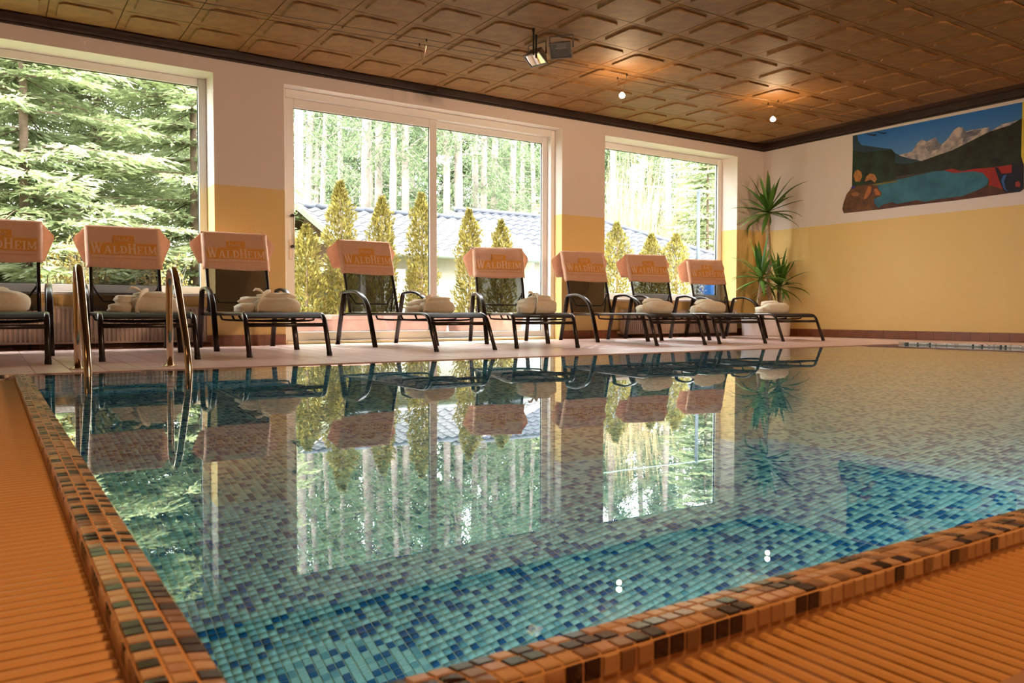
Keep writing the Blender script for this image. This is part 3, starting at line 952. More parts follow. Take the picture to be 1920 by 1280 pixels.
def make_towel(seed):
    g = random.Random(seed)
    root = empty('towel')
    fl, bl = 0.415 + g.uniform(-0.015, 0.015), 0.29 + g.uniform(-0.02, 0.02)
    lean = g.uniform(-0.012, 0.012)
    # rows from the front hem, over the top tube, to the rear hem: (v down, half width, offset along NB, z lift, y back)
    rows = []
    nf = 12
    for i in range(nf + 1):
        v = fl * (1 - i / nf)
        rows.append(('f', v, 0.338 + 0.004 * (v / fl), 0.027 + 0.004 * math.sin(i * 1.3 + seed)))
    rows += [('t', 0.30, 0.338), ('t', 0.60, 0.342), ('t', 0.95, 0.365)]
    nb = 8
    for i in range(1, nb + 1):
        t = i / nb
        rows.append(('b', bl * t, 0.365 + 0.075 * math.sin(min(1, t * 8.0) * math.pi / 2) - 0.085 * max(0, t - 0.25) / 0.75, t))
    bm = bmesh.new()
    nu = 25
    grid = []
    ph = g.uniform(0, 6)
    for r in rows:
        line = []
        for k in range(nu):
            s = -1 + 2 * k / (nu - 1)
            if r[0] == 'f':
                u = r[2] * s + lean * (1 - r[1] / fl)
                wob = 0.0035 * math.sin(5 * s + ph) * (r[1] / fl) + 0.0025 * math.sin(9 * s - ph + 7 * r[1])
                edge = max(0, abs(s) - 0.955) / 0.045
                p = towel_front(u, r[1] + 0.008 * math.sin(3 * s + ph) * (r[1] / fl), r[3] + wob - 0.030 * edge ** 1.5)
                if r[1] < 0.02: p.z += 0.002
            elif r[0] == 't':
                a = math.pi * r[1]
                u = r[2] * s
                droop = 0.014 * max(0, abs(s) - 0.8) / 0.2
                c = Vector((u, TY, TZ))
                p = c + NB * (0.027 * math.cos(a)) + DBn * (0.027 * math.sin(a)) + Vector((0, 0, -droop * r[1]))
            else:
                t = r[3]
                u = r[2] * s
                over = max(0, abs(u) - 0.30)
                back = 0.03 + 0.015 * t + 0.25 * over + 0.006 * math.sin(6 * s + ph)
                p = Vector((u, TY + 0.028, TZ - 0.02)) + Vector((0, back - 0.03 + 0.03 * t, -r[1] - 0.25 * over + 0.012 * math.sin(4 * s + ph) * t))
            line.append(bm.verts.new(p))
        grid.append(line)
    for a, b_ in zip(grid, grid[1:]):
        for k in range(nu - 1): bm.faces.new((a[k], a[k + 1], b_[k + 1], b_[k]))
    cloth = obj('cloth', bm, M_towel, root, smooth=True)
    md = cloth.modifiers.new('thick', 'SOLIDIFY'); md.thickness = 0.006; md.offset = 0
    # printed band, box and lettering on the front panel
    def patch(name, rects, off, m):
        bm = bmesh.new()
        for (u0, v0, u1, v1) in rects:
            nsub = max(1, int((u1 - u0) / 0.03))
            prev = None
            for k in range(nsub + 1):
                u = u0 + (u1 - u0) * k / nsub
                q = [bm.verts.new(surf(u, v, off)) for v in (v0, v1)]
                if prev: bm.faces.new((prev[0], q[0], q[1], prev[1]))
                prev = q
        return obj(name, bm, m, root)
    def surf(u, v, off):
        s = u / 0.34
        wob = 0.0035 * math.sin(5 * s + ph) * (v / fl) + 0.0025 * math.sin(9 * s - ph + 7 * v)
        return towel_front(u + lean * (1 - v / fl), v, 0.0325 + wob + off)
    band = patch('print_band', [(-0.298, 0.165, 0.298, 0.29), (-0.095, 0.085, 0.095, 0.165), (-0.298, 0.325, 0.298, 0.329)], 0.0045, M_print)
    # letters as polygons in a unit box (x right, y up), thick and thin strokes with serifs
    def st(x0, y0, x1, y1, w):
        return [(x0 - w / 2, y0), (x0 + w / 2, y0), (x1 + w / 2, y1), (x1 - w / 2, y1)]
    def rc(x0, y0, x1, y1):
        return [(x0, y0), (x1, y0), (x1, y1), (x0, y1)]
    def arc(cx, cy_, rx, ry, w, a0, a1, n=8):
        out = []
        for k in range(n):
            t0, t1 = math.radians(a0 + (a1 - a0) * k / n), math.radians(a0 + (a1 - a0) * (k + 1) / n)
            out.append([(cx + rx * math.cos(t0), cy_ + ry * math.sin(t0)), (cx + rx * math.cos(t1), cy_ + ry * math.sin(t1)),
                        (cx + (rx - w) * math.cos(t1), cy_ + (ry - w * 0.6) * math.sin(t1)), (cx + (rx - w) * math.cos(t0), cy_ + (ry - w * 0.6) * math.sin(t0))])
        return out
    L = {
        'W': [st(0.12, 1, 0.30, 0, 0.17), st(0.30, 0, 0.47, 0.85, 0.09), st(0.44, 1, 0.66, 0, 0.17), st(0.66, 0, 0.88, 1, 0.09), rc(0, 0.94, 0.27, 1), rc(0.34, 0.94, 0.58, 1), rc(0.78, 0.94, 1, 1)],
        'A': [st(0.14, 0, 0.48, 1, 0.10), st(0.80, 0, 0.50, 1, 0.20), rc(0.27, 0.28, 0.70, 0.37), rc(0, 0, 0.28, 0.06), rc(0.62, 0, 1, 0.06)],
        'L': [rc(0.18, 0, 0.42, 1), rc(0.05, 0.93, 0.56, 1), rc(0.05, 0, 0.95, 0.09), rc(0.86, 0, 0.95, 0.3)],
        'D': [rc(0.15, 0, 0.38, 1), rc(0.03, 0.93, 0.55, 1), rc(0.03, 0, 0.55, 0.07)] + arc(0.48, 0.5, 0.48, 0.5, 0.2, -90, 90),
        'H': [rc(0.10, 0, 0.32, 1), rc(0.68, 0, 0.90, 1), rc(0.3, 0.46, 0.7, 0.55), rc(0, 0.94, 0.42, 1), rc(0.58, 0.94, 1, 1), rc(0, 0, 0.42, 0.06), rc(0.58, 0, 1, 0.06)],
        'E': [rc(0.15, 0, 0.40, 1), rc(0.03, 0.92, 0.92, 1), rc(0.03, 0, 0.95, 0.08), rc(0.4, 0.47, 0.72, 0.55), rc(0.84, 0.75, 0.92, 1), rc(0.87, 0, 0.95, 0.27), rc(0.66, 0.38, 0.72, 0.64)],
        'I': [rc(0.30, 0, 0.70, 1), rc(0.05, 0.93, 0.95, 1), rc(0.05, 0, 0.95, 0.07)],
        'M': [rc(0.08, 0, 0.17, 1), rc(0.74, 0, 0.92, 1), st(0.16, 1, 0.46, 0.1, 0.18), st(0.46, 0.1, 0.80, 1, 0.10), rc(0, 0.94, 0.24, 1), rc(0.76, 0.94, 1, 1), rc(0, 0, 0.26, 0.06), rc(0.64, 0, 1, 0.06)],
    }
    bm = bmesh.new()
    def put(polys, x, ybase, w, h):
        for poly in polys:
            try:
                bm.faces.new([bm.verts.new(surf(x + px * w, ybase - py * h, 0.0065)) for px, py in poly])
            except ValueError:
                pass
    word = [('W', 0.110, 0.112), ('A', 0.074, 0.084), ('L', 0.060, 0.084), ('D', 0.068, 0.084), ('H', 0.078, 0.106), ('E', 0.057, 0.084), ('I', 0.037, 0.084), ('M', 0.080, 0.084)]
    tot = sum(w for _, w, _ in word) + 0.004 * 7
    x = -tot / 2
    for ch, w, h in word:
        put(L[ch], x, 0.278, w, h); x += w + 0.004
    obj('lettering', bm, M_letter, band)
    # script word in the small box: H o t e l
    bm = bmesh.new()
    def script(pts, r=0.0022):
        sweep(bm, [surf(px, py, 0.006) for px, py in pts], r, 0.001, n=6, up=NB)
    cx0 = -0.068
    def cur(*c):
        return [(cx0 + a, 0.152 - b_) for a, b_ in c]
    script(cur((-0.004, 0.040), (0.002, 0.048), (0.008, 0.046), (0.007, 0.026), (0.004, 0.008), (-0.004, 0.005)))
    script(cur((0.036, 0.053), (0.031, 0.030), (0.029, 0.010), (0.034, 0.005), (0.042, 0.012)))
    script(cur((-0.006, 0.024), (0.010, 0.029), (0.030, 0.029), (0.040, 0.034)))
    script(cur((0.056, 0.024), (0.049, 0.023), (0.045, 0.014), (0.050, 0.005), (0.058, 0.007), (0.061, 0.016), (0.056, 0.024), (0.066, 0.021)))
    script(cur((0.077, 0.046), (0.073, 0.024), (0.073, 0.008), (0.080, 0.006)))
    script(cur((0.066, 0.032), (0.086, 0.034)))
    script(cur((0.080, 0.006), (0.092, 0.014), (0.098, 0.021), (0.092, 0.025), (0.087, 0.015), (0.092, 0.005), (0.103, 0.010)))
    script(cur((0.103, 0.010), (0.115, 0.034), (0.115, 0.047), (0.109, 0.044), (0.106, 0.020), (0.110, 0.006), (0.120, 0.010)))
    obj('script_lettering', bm, M_letter, band, smooth=True)
    # the row of small woven characters below is too fine to read
    gg = random.Random(3)
    bm = bmesh.new(); x = -0.285
    while x < 0.275:
        w = gg.uniform(0.008, 0.014); h = 0.017
        q = [(x, 0.318), (x + w, 0.318), (x + w, 0.318 - h), (x, 0.318 - h)]
        bm.faces.new([bm.verts.new(surf(a, b_, 0.004)) for a, b_ in q]); x += w + 0.0045
    obj('small_print', bm, M_letter, band)
    return root

TOWEL_LABELS = [
    'apricot towel on the lounger cut by the left picture edge',
    'apricot towel with full readable lettering on the lounger behind the pool ladder',
    'apricot towel on the lounger left of the sliding door, before the yellow pier',
    'creased apricot towel on the lounger before the left door pane',
    'apricot towel on the lounger before the right door pane',
    'apricot towel on the lounger between the door and the right window',
    'apricot towel on the lounger under the middle of the right window',
    'apricot towel on the last lounger next to the potted yucca']
tp = [make_towel(k) for k in (1, 2, 4)]
use = [0, 1, 2, 2, 0, 1, 2, 0]
done = set()
for i, lr in enumerate(roots):
    src = tp[use[i]]
    o = src if use[i] not in done else copy_tree(src)
    done.add(use[i])
    o.location = lr.location; o.rotation_euler = lr.rotation_euler
    tag(o, TOWEL_LABELS[i], 'towel', 'lettered towels over the lounger backs')

# ------------------------------------------------------------------ folded bathrobes
M_robe = mat('cream_bathrobe_terry', (0.92, 0.80, 0.60), 0.95, noise=0.04, nscale=30, bump=0.5, bscale=260, trans=0.15)
def blob(bm, c, r, e=0.7, seed=0, n=(28, 14), fold=0.05, rot=0.0, flat=0.0):
    """soft superellipsoid lump with folds; its underside is flattened"""
    g = random.Random(seed); ph = [g.uniform(0, 6.28) for _ in range(6)]
    rows = []
    for i in range(n[1] + 1):
        la = -math.pi / 2 + math.pi * i / n[1]
        row = []
        for j in range(n[0]):
            lo = 2 * math.pi * j / n[0]
            f = lambda w: math.copysign(abs(w) ** e, w)
            x, y, z = f(math.cos(la)) * f(math.cos(lo)), f(math.cos(la)) * f(math.sin(lo)), f(math.sin(la))
            k = 1 + fold * (math.sin(3 * lo + ph[0] + 2 * z) * 0.6 + math.sin(7 * z + ph[1] + 2 * x) * 0.5 + math.sin(5 * x * 1.7 + ph[2] + 3 * y) * 0.5)
            x, y, z = x * r[0] * k, y * r[1] * k, z * r[2] * k
            z = max(z, -r[2] * 0.92)
            cr, sr = math.cos(rot), math.sin(rot)
            row.append(bm.verts.new((c[0] + x * cr - y * sr, c[1] + x * sr + y * cr, c[2] + z)))
        rows.append(row)
    for r0, r1 in zip(rows, rows[1:]):
        for j in range(n[0]):
            a, b_, c_, d = r0[j], r0[(j + 1) % n[0]], r1[(j + 1) % n[0]], r1[j]
            bm.faces.new((a, b_, c_, d))
    bmesh.ops.remove_doubles(bm, verts=bm.verts, dist=1e-5)

def make_robe_tied(seed):
    root = empty('folded_bathrobe')
    bm = bmesh.new(); blob(bm, (0.06, 0, 0.062), (0.165, 0.14, 0.066), 0.62, seed, fold=0.035)
    obj('rolled_body', bm, M_robe, root, smooth=True)
    bm = bmesh.new(); blob(bm, (-0.12, -0.02, 0.042), (0.115, 0.12, 0.043), 0.7, seed + 1, fold=0.09)
    obj('folded_skirt', bm, M_robe, root, smooth=True)
    bm = bmesh.new(); blob(bm, (-0.08, 0.01, 0.098), (0.125, 0.10, 0.036), 0.75, seed + 2, fold=0.12, rot=0.15)
    obj('collar_fold', bm, M_robe, root, smooth=True)
    bm = bmesh.new(); blob(bm, (0.05, 0.02, 0.132), (0.135, 0.085, 0.030), 0.8, seed + 3, fold=0.12, rot=-0.2)
    obj('sleeve', bm, M_robe, root, smooth=True)
    bm = bmesh.new()
    pts = [(-0.055, -0.150, 0.012), (-0.052, -0.158, 0.055), (-0.035, -0.145, 0.105), (-0.02, -0.10, 0.145), (0.0, -0.03, 0.165), (0.01, 0.03, 0.17), (0.0, 0.10, 0.14)]
    sweep(bm, pts, 0.020, 0.007, n=8, up=Vector((1, 0, 0)), scale=[0.9, 1, 1, 1.1, 1.1, 1, 0.8])
    sweep(bm, [(-0.03, 0.0, 0.160), (-0.06, -0.01, 0.185), (-0.085, -0.015, 0.190), (-0.10, -0.02, 0.176)], 0.022, 0.010, n=8, scale=[0.6, 1, 1, 0.5])
    obj('belt', bm, M_robe, root, smooth=True)
    return root

def make_robe_loaf(seed):
    root = empty('folded_bathrobe')
    bm = bmesh.new(); blob(bm, (0.02, -0.02, 0.074), (0.170, 0.140, 0.079), 0.74, seed, fold=0.022)
    obj('rolled_body', bm, M_robe, root, smooth=True)
    bm = bmesh.new(); blob(bm, (-0.03, 0.01, 0.132), (0.118, 0.105, 0.044), 0.85, seed + 1, fold=0.07, rot=0.3)
    obj('collar_fold', bm, M_robe, root, smooth=True)
    bm = bmesh.new(); blob(bm, (-0.135, 0.0, 0.050), (0.075, 0.12, 0.053), 0.7, seed + 2, fold=0.10)
    obj('sleeve', bm, M_robe, root, smooth=True)
    return root

ROBES = [(0.70, 0.02, 0.0, 'loaf', 'cream folded bathrobe on the lounger at the left picture edge'),
         (0.62, 0.03, 0.05, 'tied', 'cream folded bathrobe tied with its belt, seen between the ladder rails'),
         (0.78, 0.0, -0.1, 'tied', 'wide folded bathrobe on the lounger left of the sliding door'),
         (0.70, 0.0, -0.15, 'tied', 'belted folded bathrobe on the lounger before the left door pane'),
         (0.44, 0.0, 0.2, 'tied', 'tall crumpled bathrobe on the lounger before the right door pane'),
         (0.52, 0.0, 0.0, 'loaf', 'round folded bathrobe on the lounger between door and right window'),
         (0.66, -0.04, 0.1, 'loaf', 'round folded bathrobe on the lounger under the right window'),
         (0.62, 0.0, 0.05, 'loaf', 'round folded bathrobe in front of the white plant tub')]
for i, (t, s, rz, kind, lab) in enumerate(ROBES):
    o = make_robe_tied(11 * i + 3) if kind == 'tied' else make_robe_loaf(11 * i + 5)
    lr = roots[i]; a = lr.rotation_euler.z
    o.location = (lr.location.x - math.sin(a) * t + math.cos(a) * s, lr.location.y + math.cos(a) * t + math.sin(a) * s, 0.351)
    # bundles are turned to face the pool and the viewer
    o.rotation_euler = (0, 0, -math.radians(12 + 3.5 * i) + rz)
    o.scale = ((1.15, 1.1, 1.18), (1.18, 1.12, 1.15), (1.25, 1.12, 1.2), (1.08, 1.1, 1.12), (0.95, 1.05, 1.28), (1.05, 1.08, 1.1), (1.08, 1.08, 1.12), (1.1, 1.08, 1.1))[i]
    tag(o, lab, 'bathrobe', 'folded bathrobes on the lounger seats')

# ------------------------------------------------------------------ pool ladder
M_steel = mat('polished_stainless_steel', (0.62, 0.50, 0.38), 0.16, metal=1.0)
lad = tag(empty('pool_ladder', (0.745, 5.6, 0)), 'polished steel pool ladder with two arched handrails at the far left', 'pool ladder')
for sx in (-0.275, 0.275):
    bm = bmesh.new()
    path = [(sx, 0.18, 0.002), (sx, 0.18, 0.25), (sx, 0.18, 0.52)] + [(sx, y, z) for y, z in bez((0.18, 0.545), (0.18, 0.67), (0.0, 0.69), (-0.085, 0.575), 9)] + [(sx, -0.16, 0.475), (sx, -0.255, 0.335), (sx, -0.345, 0.205), (sx, -0.395, 0.11), (sx, -0.425, 0.02), (sx, -0.43, -0.1), (sx, -0.43, -1.0)]
    sweep(bm, path, 0.0225, n=14, up=Vector((1, 0, 0)))
    rail = obj('handrail', bm, M_steel, lad, smooth=True)
    bm = bmesh.new(); lathe(bm, [(0.052, 0.0), (0.052, 0.006), (0.03, 0.012), (0.026, 0.012)], 20, (sx, 0.18, 0.0005))
    obj('flange', bm, M_steel, rail)
for k, z in enumerate((-0.06, -0.32, -0.58, -0.84)):
    bm = bmesh.new(); box(bm, -0.255, 0.255, -0.465, -0.39, z - 0.025, z)
    obj('step', bm, M_steel, lad, bevel=0.006)

# ------------------------------------------------------------------ potted yucca
M_tub = mat('white_plant_tub', (0.80, 0.80, 0.82), 0.4)
M_soil = mat('dark_soil', (0.03, 0.02, 0.015), 0.9, bump=0.5, bscale=40)
M_stem = mat('yucca_trunk', (0.46, 0.33, 0.22), 0.8, color2=(0.26, 0.17, 0.10), nscale=18, bump=0.7, bscale=60)
M_yleaf = leaf_mat('yucca_leaf', (0.03, 0.10, 0.015), (0.16, 0.30, 0.05), 0.25, 0.4)
tub_c = (10.60, 8.60)
tub = tag(empty('plant_tub', (*tub_c, 0)), 'large round white plant tub in the corner behind the last lounger', 'plant pot')
bm = bmesh.new(); lathe(bm, [(0.36, 0.002), (0.375, 0.02), (0.39, 0.34), (0.395, 0.36), (0.375, 0.365), (0.365, 0.35), (0.36, 0.31)], 40)
obj('shell', bm, M_tub, tub, smooth=True)
bm = bmesh.new(); lathe(bm, [(0.358, 0.30), (0.35, 0.318), (0.1, 0.325)], 32)
obj('soil', bm, M_soil, tub)
yuc = tag(empty('yucca_plant', (*tub_c, 0.30)), 'tall yucca with three leafy heads in the corner tub', 'plant')
g2 = np.random.default_rng(21)
def yucca_head(c, n, L, seed, droop=0.55):
    g = np.random.default_rng(seed)
    for k in range(n):
        az = 2.399 * k + g.uniform(-0.2, 0.2)
        el = math.radians(85 - 115 * (k / n) ** 0.85 + g.uniform(-8, 8))
        l = L * g.uniform(0.75, 1.12); w = 0.040 * g.uniform(0.8, 1.2) * (L / 0.6) ** 0.4
        h = Vector((math.cos(az), math.sin(az), 0)); side = Vector((-math.sin(az), math.cos(az), 0))
        p = Vector(c) + Vector((0, 0, 0.06 * (1 - k / n)))
        e = el; bm = bmesh.new(); prev = None; ns = 7
        for i in range(ns + 1):
            t = i / ns
            wd = w * (0.55 + 0.9 * t) if t < 0.4 else w * 0.91 * (1 - ((t - 0.4) / 0.6) ** 1.6) + 0.0008
            d = h * math.cos(e) + Vector((0, 0, 1)) * math.sin(e)
            nrm = side.cross(d)
            q = [bm.verts.new(p - side * wd + nrm * wd * 0.35), bm.verts.new(p), bm.verts.new(p + side * wd + nrm * wd * 0.35)]
            if prev:
                bm.faces.new((prev[0], prev[1], q[1], q[0])); bm.faces.new((prev[1], prev[2], q[2], q[1]))
            prev = q
            p = p + d * (l / ns); e -= droop * g.uniform(0.6, 1.2) * (0.35 if el > 0.9 else 0.9) * t * 0.42
        # keep leaves on the room side of the two walls
        for v in bm.verts:
            wx, wy = v.co.x + tub_c[0], v.co.y + tub_c[1]
            if wx > XR - 0.03: v.co.x = XR - 0.03 - tub_c[0]
            if wy > W - 0.03: v.co.y = W - 0.03 - tub_c[1]
        o = obj('leaf', bm, M_yleaf, yuc, smooth=True)
        at = o.data.attributes.new('tint', 'FLOAT', 'FACE'); at.data.foreach_set('value', [float(g.uniform(0, 1))] * len(o.data.polygons))
def yucca_stem(pts, r0, r1):
    bm = bmesh.new(); n = len(pts)
    sweep(bm, pts, r0, n=10, scale=[1 + (r1 / r0 - 1) * i / (n - 1) for i in range(n)], up=Vector((0, 1, 0)))
    obj('stem', bm, M_stem, yuc, smooth=True)
top = (0.03, 0.0, 1.70)
yucca_stem([(0.16, 0.0, 0.0), (0.13, 0, 0.25), (0.06, 0, 0.45), (0.02, 0, 0.62), (0.07, 0, 0.85), (0.075, 0, 1.0), (0.04, 0, 1.3), (0.02, 0, 1.5), top], 0.040, 0.030)
yucca_head(top, 34, 0.70, 1, 0.8)
hl = (-0.20, -0.06, 0.62)
yucca_stem([(-0.27, -0.05, 0.0), (-0.25, -0.06, 0.25), (-0.215, -0.06, 0.45), hl], 0.034, 0.028)
yucca_head(hl, 24, 0.66, 2, 0.9)
hr = (0.27, -0.05, 0.50)
yucca_stem([(0.31, -0.04, 0.0), (0.29, -0.05, 0.2), (0.265, -0.05, 0.36), hr], 0.040, 0.032)
yucca_head(hr, 24, 0.60, 3, 0.9)

# ------------------------------------------------------------------ wall painting
mural = tag(empty('wall_painting', (XR, 6.2, 1.9)), 'painted mountain lake mural with a bear high on the right wall', 'painting')
_ml = [0]
def paint(name, color, pts, color2=None, nscale=6, rough=0.7):
    """one painted area; points are read off the wall surface and laid there as a thin coat"""
    _ml[0] += 1
    off = 0.0015 + 0.0006 * _ml[0]
    bm = bmesh.new()
    vsx = []
    for (a, b_) in pts:
        p = on_x(1570 + a / 5.486, 180 + b_ / 5.486, XR)
        vsx.append(bm.verts.new((-off, p.y - 6.2, p.z - 1.9)))
    f = bm.faces.new(vsx)
    r = bmesh.ops.extrude_face_region(bm, geom=[f])
    for v in r['geom']:
        if isinstance(v, bmesh.types.BMVert): v.co.x = -0.0005
    return obj(name, bm, mat('paint_' + name, color, rough, noise=0.0 if color2 else 0.12, nscale=nscale, color2=color2), mural)
def sky_mat():
    m = mat('paint_sky', (0.02, 0.19, 0.50), 0.7)
    nt = m.node_tree; b = nt.nodes['Principled BSDF']
    tc = nt.nodes.new('ShaderNodeTexCoord'); sp = nt.nodes.new('ShaderNodeSeparateXYZ')
    nt.links.new(tc.outputs['Object'], sp.inputs[0])
    mr = nt.nodes.new('ShaderNodeMapRange'); mr.inputs['From Min'].default_value = 0.5; mr.inputs['From Max'].default_value = 1.2
    nt.links.new(sp.outputs['Z'], mr.inputs['Value'])
    r = nt.nodes.new('ShaderNodeValToRGB')
    r.color_ramp.elements[0].color = (0.13, 0.30, 0.55, 1); r.color_ramp.elements[1].color = (0.006, 0.14, 0.50, 1)
    nt.links.new(mr.outputs[0], r.inputs['Fac']); nt.links.new(r.outputs['Color'], b.inputs['Base Color'])
    return m
paint('painted_ground', (0.05, 0.035, 0.02), [(160, 600), (1897, 400), (1897, 640), (1919, 700), (1919, 955), (1880, 985), (1740, 999), (1200, 1074), (700, 1129), (430, 1166), (300, 1179), (90, 1202), (100, 1020), (150, 945), (156, 760)])
o = paint('painted_sky', (0, 0, 0), [(160, 408), (1910, 62), (1900, 420), (1300, 560), (600, 680), (160, 620)])
o.data.materials[0] = sky_mat()
paint('painted_far_hill', (0.02, 0.05, 0.07), [(160, 408), (205, 400), (215, 460), (250, 505), (330, 515), (430, 530), (560, 545), (600, 590), (760, 645), (880, 660), (1000, 640), (1000, 760), (600, 830), (160, 880)])
paint('painted_snow_peak', (0.62, 0.52, 0.47), [(630, 610), (770, 570), (830, 480), (870, 445), (920, 470), (980, 440), (1015, 422), (1035, 470), (1070, 500), (1130, 450), (1200, 350), (1250, 318), (1290, 325), (1320, 365), (1400, 345), (1560, 320), (1575, 360), (1700, 290), (1860, 250), (1780, 320), (1500, 470), (1200, 590), (1040, 640), (880, 670), (760, 645)], color2=(0.17, 0.17, 0.22), nscale=9)
paint('painted_rock_face', (0.10, 0.10, 0.15), [(1290, 330), (1330, 372), (1400, 352), (1480, 345), (1440, 400), (1340, 420), (1300, 470), (1275, 420)], color2=(0.22, 0.2, 0.22), nscale=12)
paint('painted_rock_face', (0.09, 0.11, 0.16), [(1020, 440), (1040, 475), (1075, 505), (1050, 545), (990, 560), (930, 570), (910, 530), (960, 500), (1000, 490)], color2=(0.3, 0.26, 0.26), nscale=12)
paint('painted_snow_field', (0.55, 0.46, 0.40), [(860, 668), (900, 625), (1000, 590), (1100, 500), (1220, 450), (1300, 430), (1290, 480), (1200, 540), (1120, 570), (1030, 620)], color2=(0.25, 0.24, 0.25), nscale=14)
paint('painted_forest_slope', (0.022, 0.030, 0.016), [(590, 690), (700, 700), (860, 672), (1030, 610), (1180, 560), (1400, 450), (1560, 370), (1780, 300), (1908, 225), (1897, 720), (1800, 720), (1300, 760), (1000, 770), (590, 830)], color2=(0.009, 0.008, 0.006), nscale=7)
paint('painted_lake', (0.035, 0.17, 0.24), [(400, 920), (620, 860), (1000, 775), (1130, 765), (1400, 775), (1500, 790), (1560, 860), (1545, 910), (1480, 950), (1300, 1040), (900, 1105), (600, 1130), (430, 1160), (370, 1080), (380, 1000)], color2=(0.022, 0.11, 0.17), nscale=5)
paint('painted_red_shore', (0.34, 0.018, 0.012), [(1100, 765), (1180, 745), (1280, 775), (1400, 750), (1600, 735), (1800, 705), (1800, 780), (1700, 960), (1560, 930), (1562, 860), (1500, 790), (1400, 775), (1200, 792)])
paint('painted_near_trees', (0.016, 0.040, 0.016), [(162, 560), (300, 580), (470, 560), (560, 552), (595, 590), (595, 850), (420, 900), (160, 930), (158, 760)], color2=(0.007, 0.010, 0.007), nscale=6)
paint('painted_shore_line', (0.16, 0.14, 0.03), [(300, 915), (620, 868), (625, 882), (420, 915), (310, 930)])
paint('painted_orange_tree', (0.50, 0.22, 0.04), [(170, 820), (185, 775), (215, 758), (250, 780), (258, 830), (235, 880), (190, 880)], color2=(0.33, 0.12, 0.03), nscale=30)
paint('painted_orange_tree', (0.48, 0.20, 0.05), [(285, 880), (300, 830), (340, 795), (385, 805), (410, 855), (390, 890), (350, 860), (320, 870)], color2=(0.3, 0.1, 0.03), nscale=30)
paint('painted_rock_shore', (0.10, 0.030, 0.014), [(400, 1165), (480, 1115), (570, 1090), (620, 1110), (830, 1070), (900, 1090), (1040, 1060), (1290, 1030), (1430, 975), (1580, 920), (1700, 960), (1760, 1000), (1600, 1022), (1200, 1075), (700, 1130), (430, 1168)], color2=(0.05, 0.012, 0.008), nscale=8)
paint('painted_bear', (0.17, 0.062, 0.018), [(55, 1160), (70, 1090), (100, 1010), (150, 945), (220, 920), (300, 915), (360, 905), (385, 925), (410, 920), (430, 965), (455, 990), (455, 1025), (410, 1045), (375, 1060), (390, 1120), (425, 1165), (300, 1180), (70, 1205)], color2=(0.07, 0.028, 0.014), nscale=11)
paint('painted_bear_highlight', (0.42, 0.13, 0.03), [(270, 1065), (300, 980), (325, 925), (355, 935), (350, 990), (310, 1050)])
paint('painted_bear_highlight', (0.42, 0.13, 0.03), [(380, 960), (410, 950), (440, 990), (445, 1020), (400, 1020)])
paint('painted_bear_highlight', (0.30, 0.11, 0.03), [(150, 1000), (200, 985), (240, 1005), (215, 1030), (160, 1030)])
paint('painted_iris', (0.03, 0.02, 0.22), [(140, 950), (160, 925), (200, 935), (170, 955)])
paint('painted_bird_body', (0.008, 0.008, 0.022), [(1625, 735), (1655, 740), (1690, 800), (1800, 790), (1800, 690), (1905, 690), (1919, 760), (1919, 945), (1880, 985), (1740, 1000), (1700, 940), (1665, 850)])
paint('painted_bird_wing', (0.03, 0.10, 0.32), [(1690, 870), (1710, 820), (1745, 808), (1720, 880), (1735, 950), (1760, 985), (1720, 960)])
paint('painted_bird_patch', (0.30, 0.035, 0.02), [(1835, 930), (1840, 885), (1870, 875), (1890, 900), (1880, 940)])
paint('painted_flying_bird', (0.006, 0.012, 0.03), [(290, 385), (370, 395), (405, 392), (385, 412), (330, 402)])
paint('painted_flying_bird', (0.006, 0.012, 0.03), [(400, 362), (470, 378), (510, 375), (485, 392), (430, 378)])
paint('painted_yellow_edge', (0.70, 0.52, 0.05), [(1912, 62), (1926, 60), (1926, 700), (1919, 690), (1898, 620), (1905, 300)])

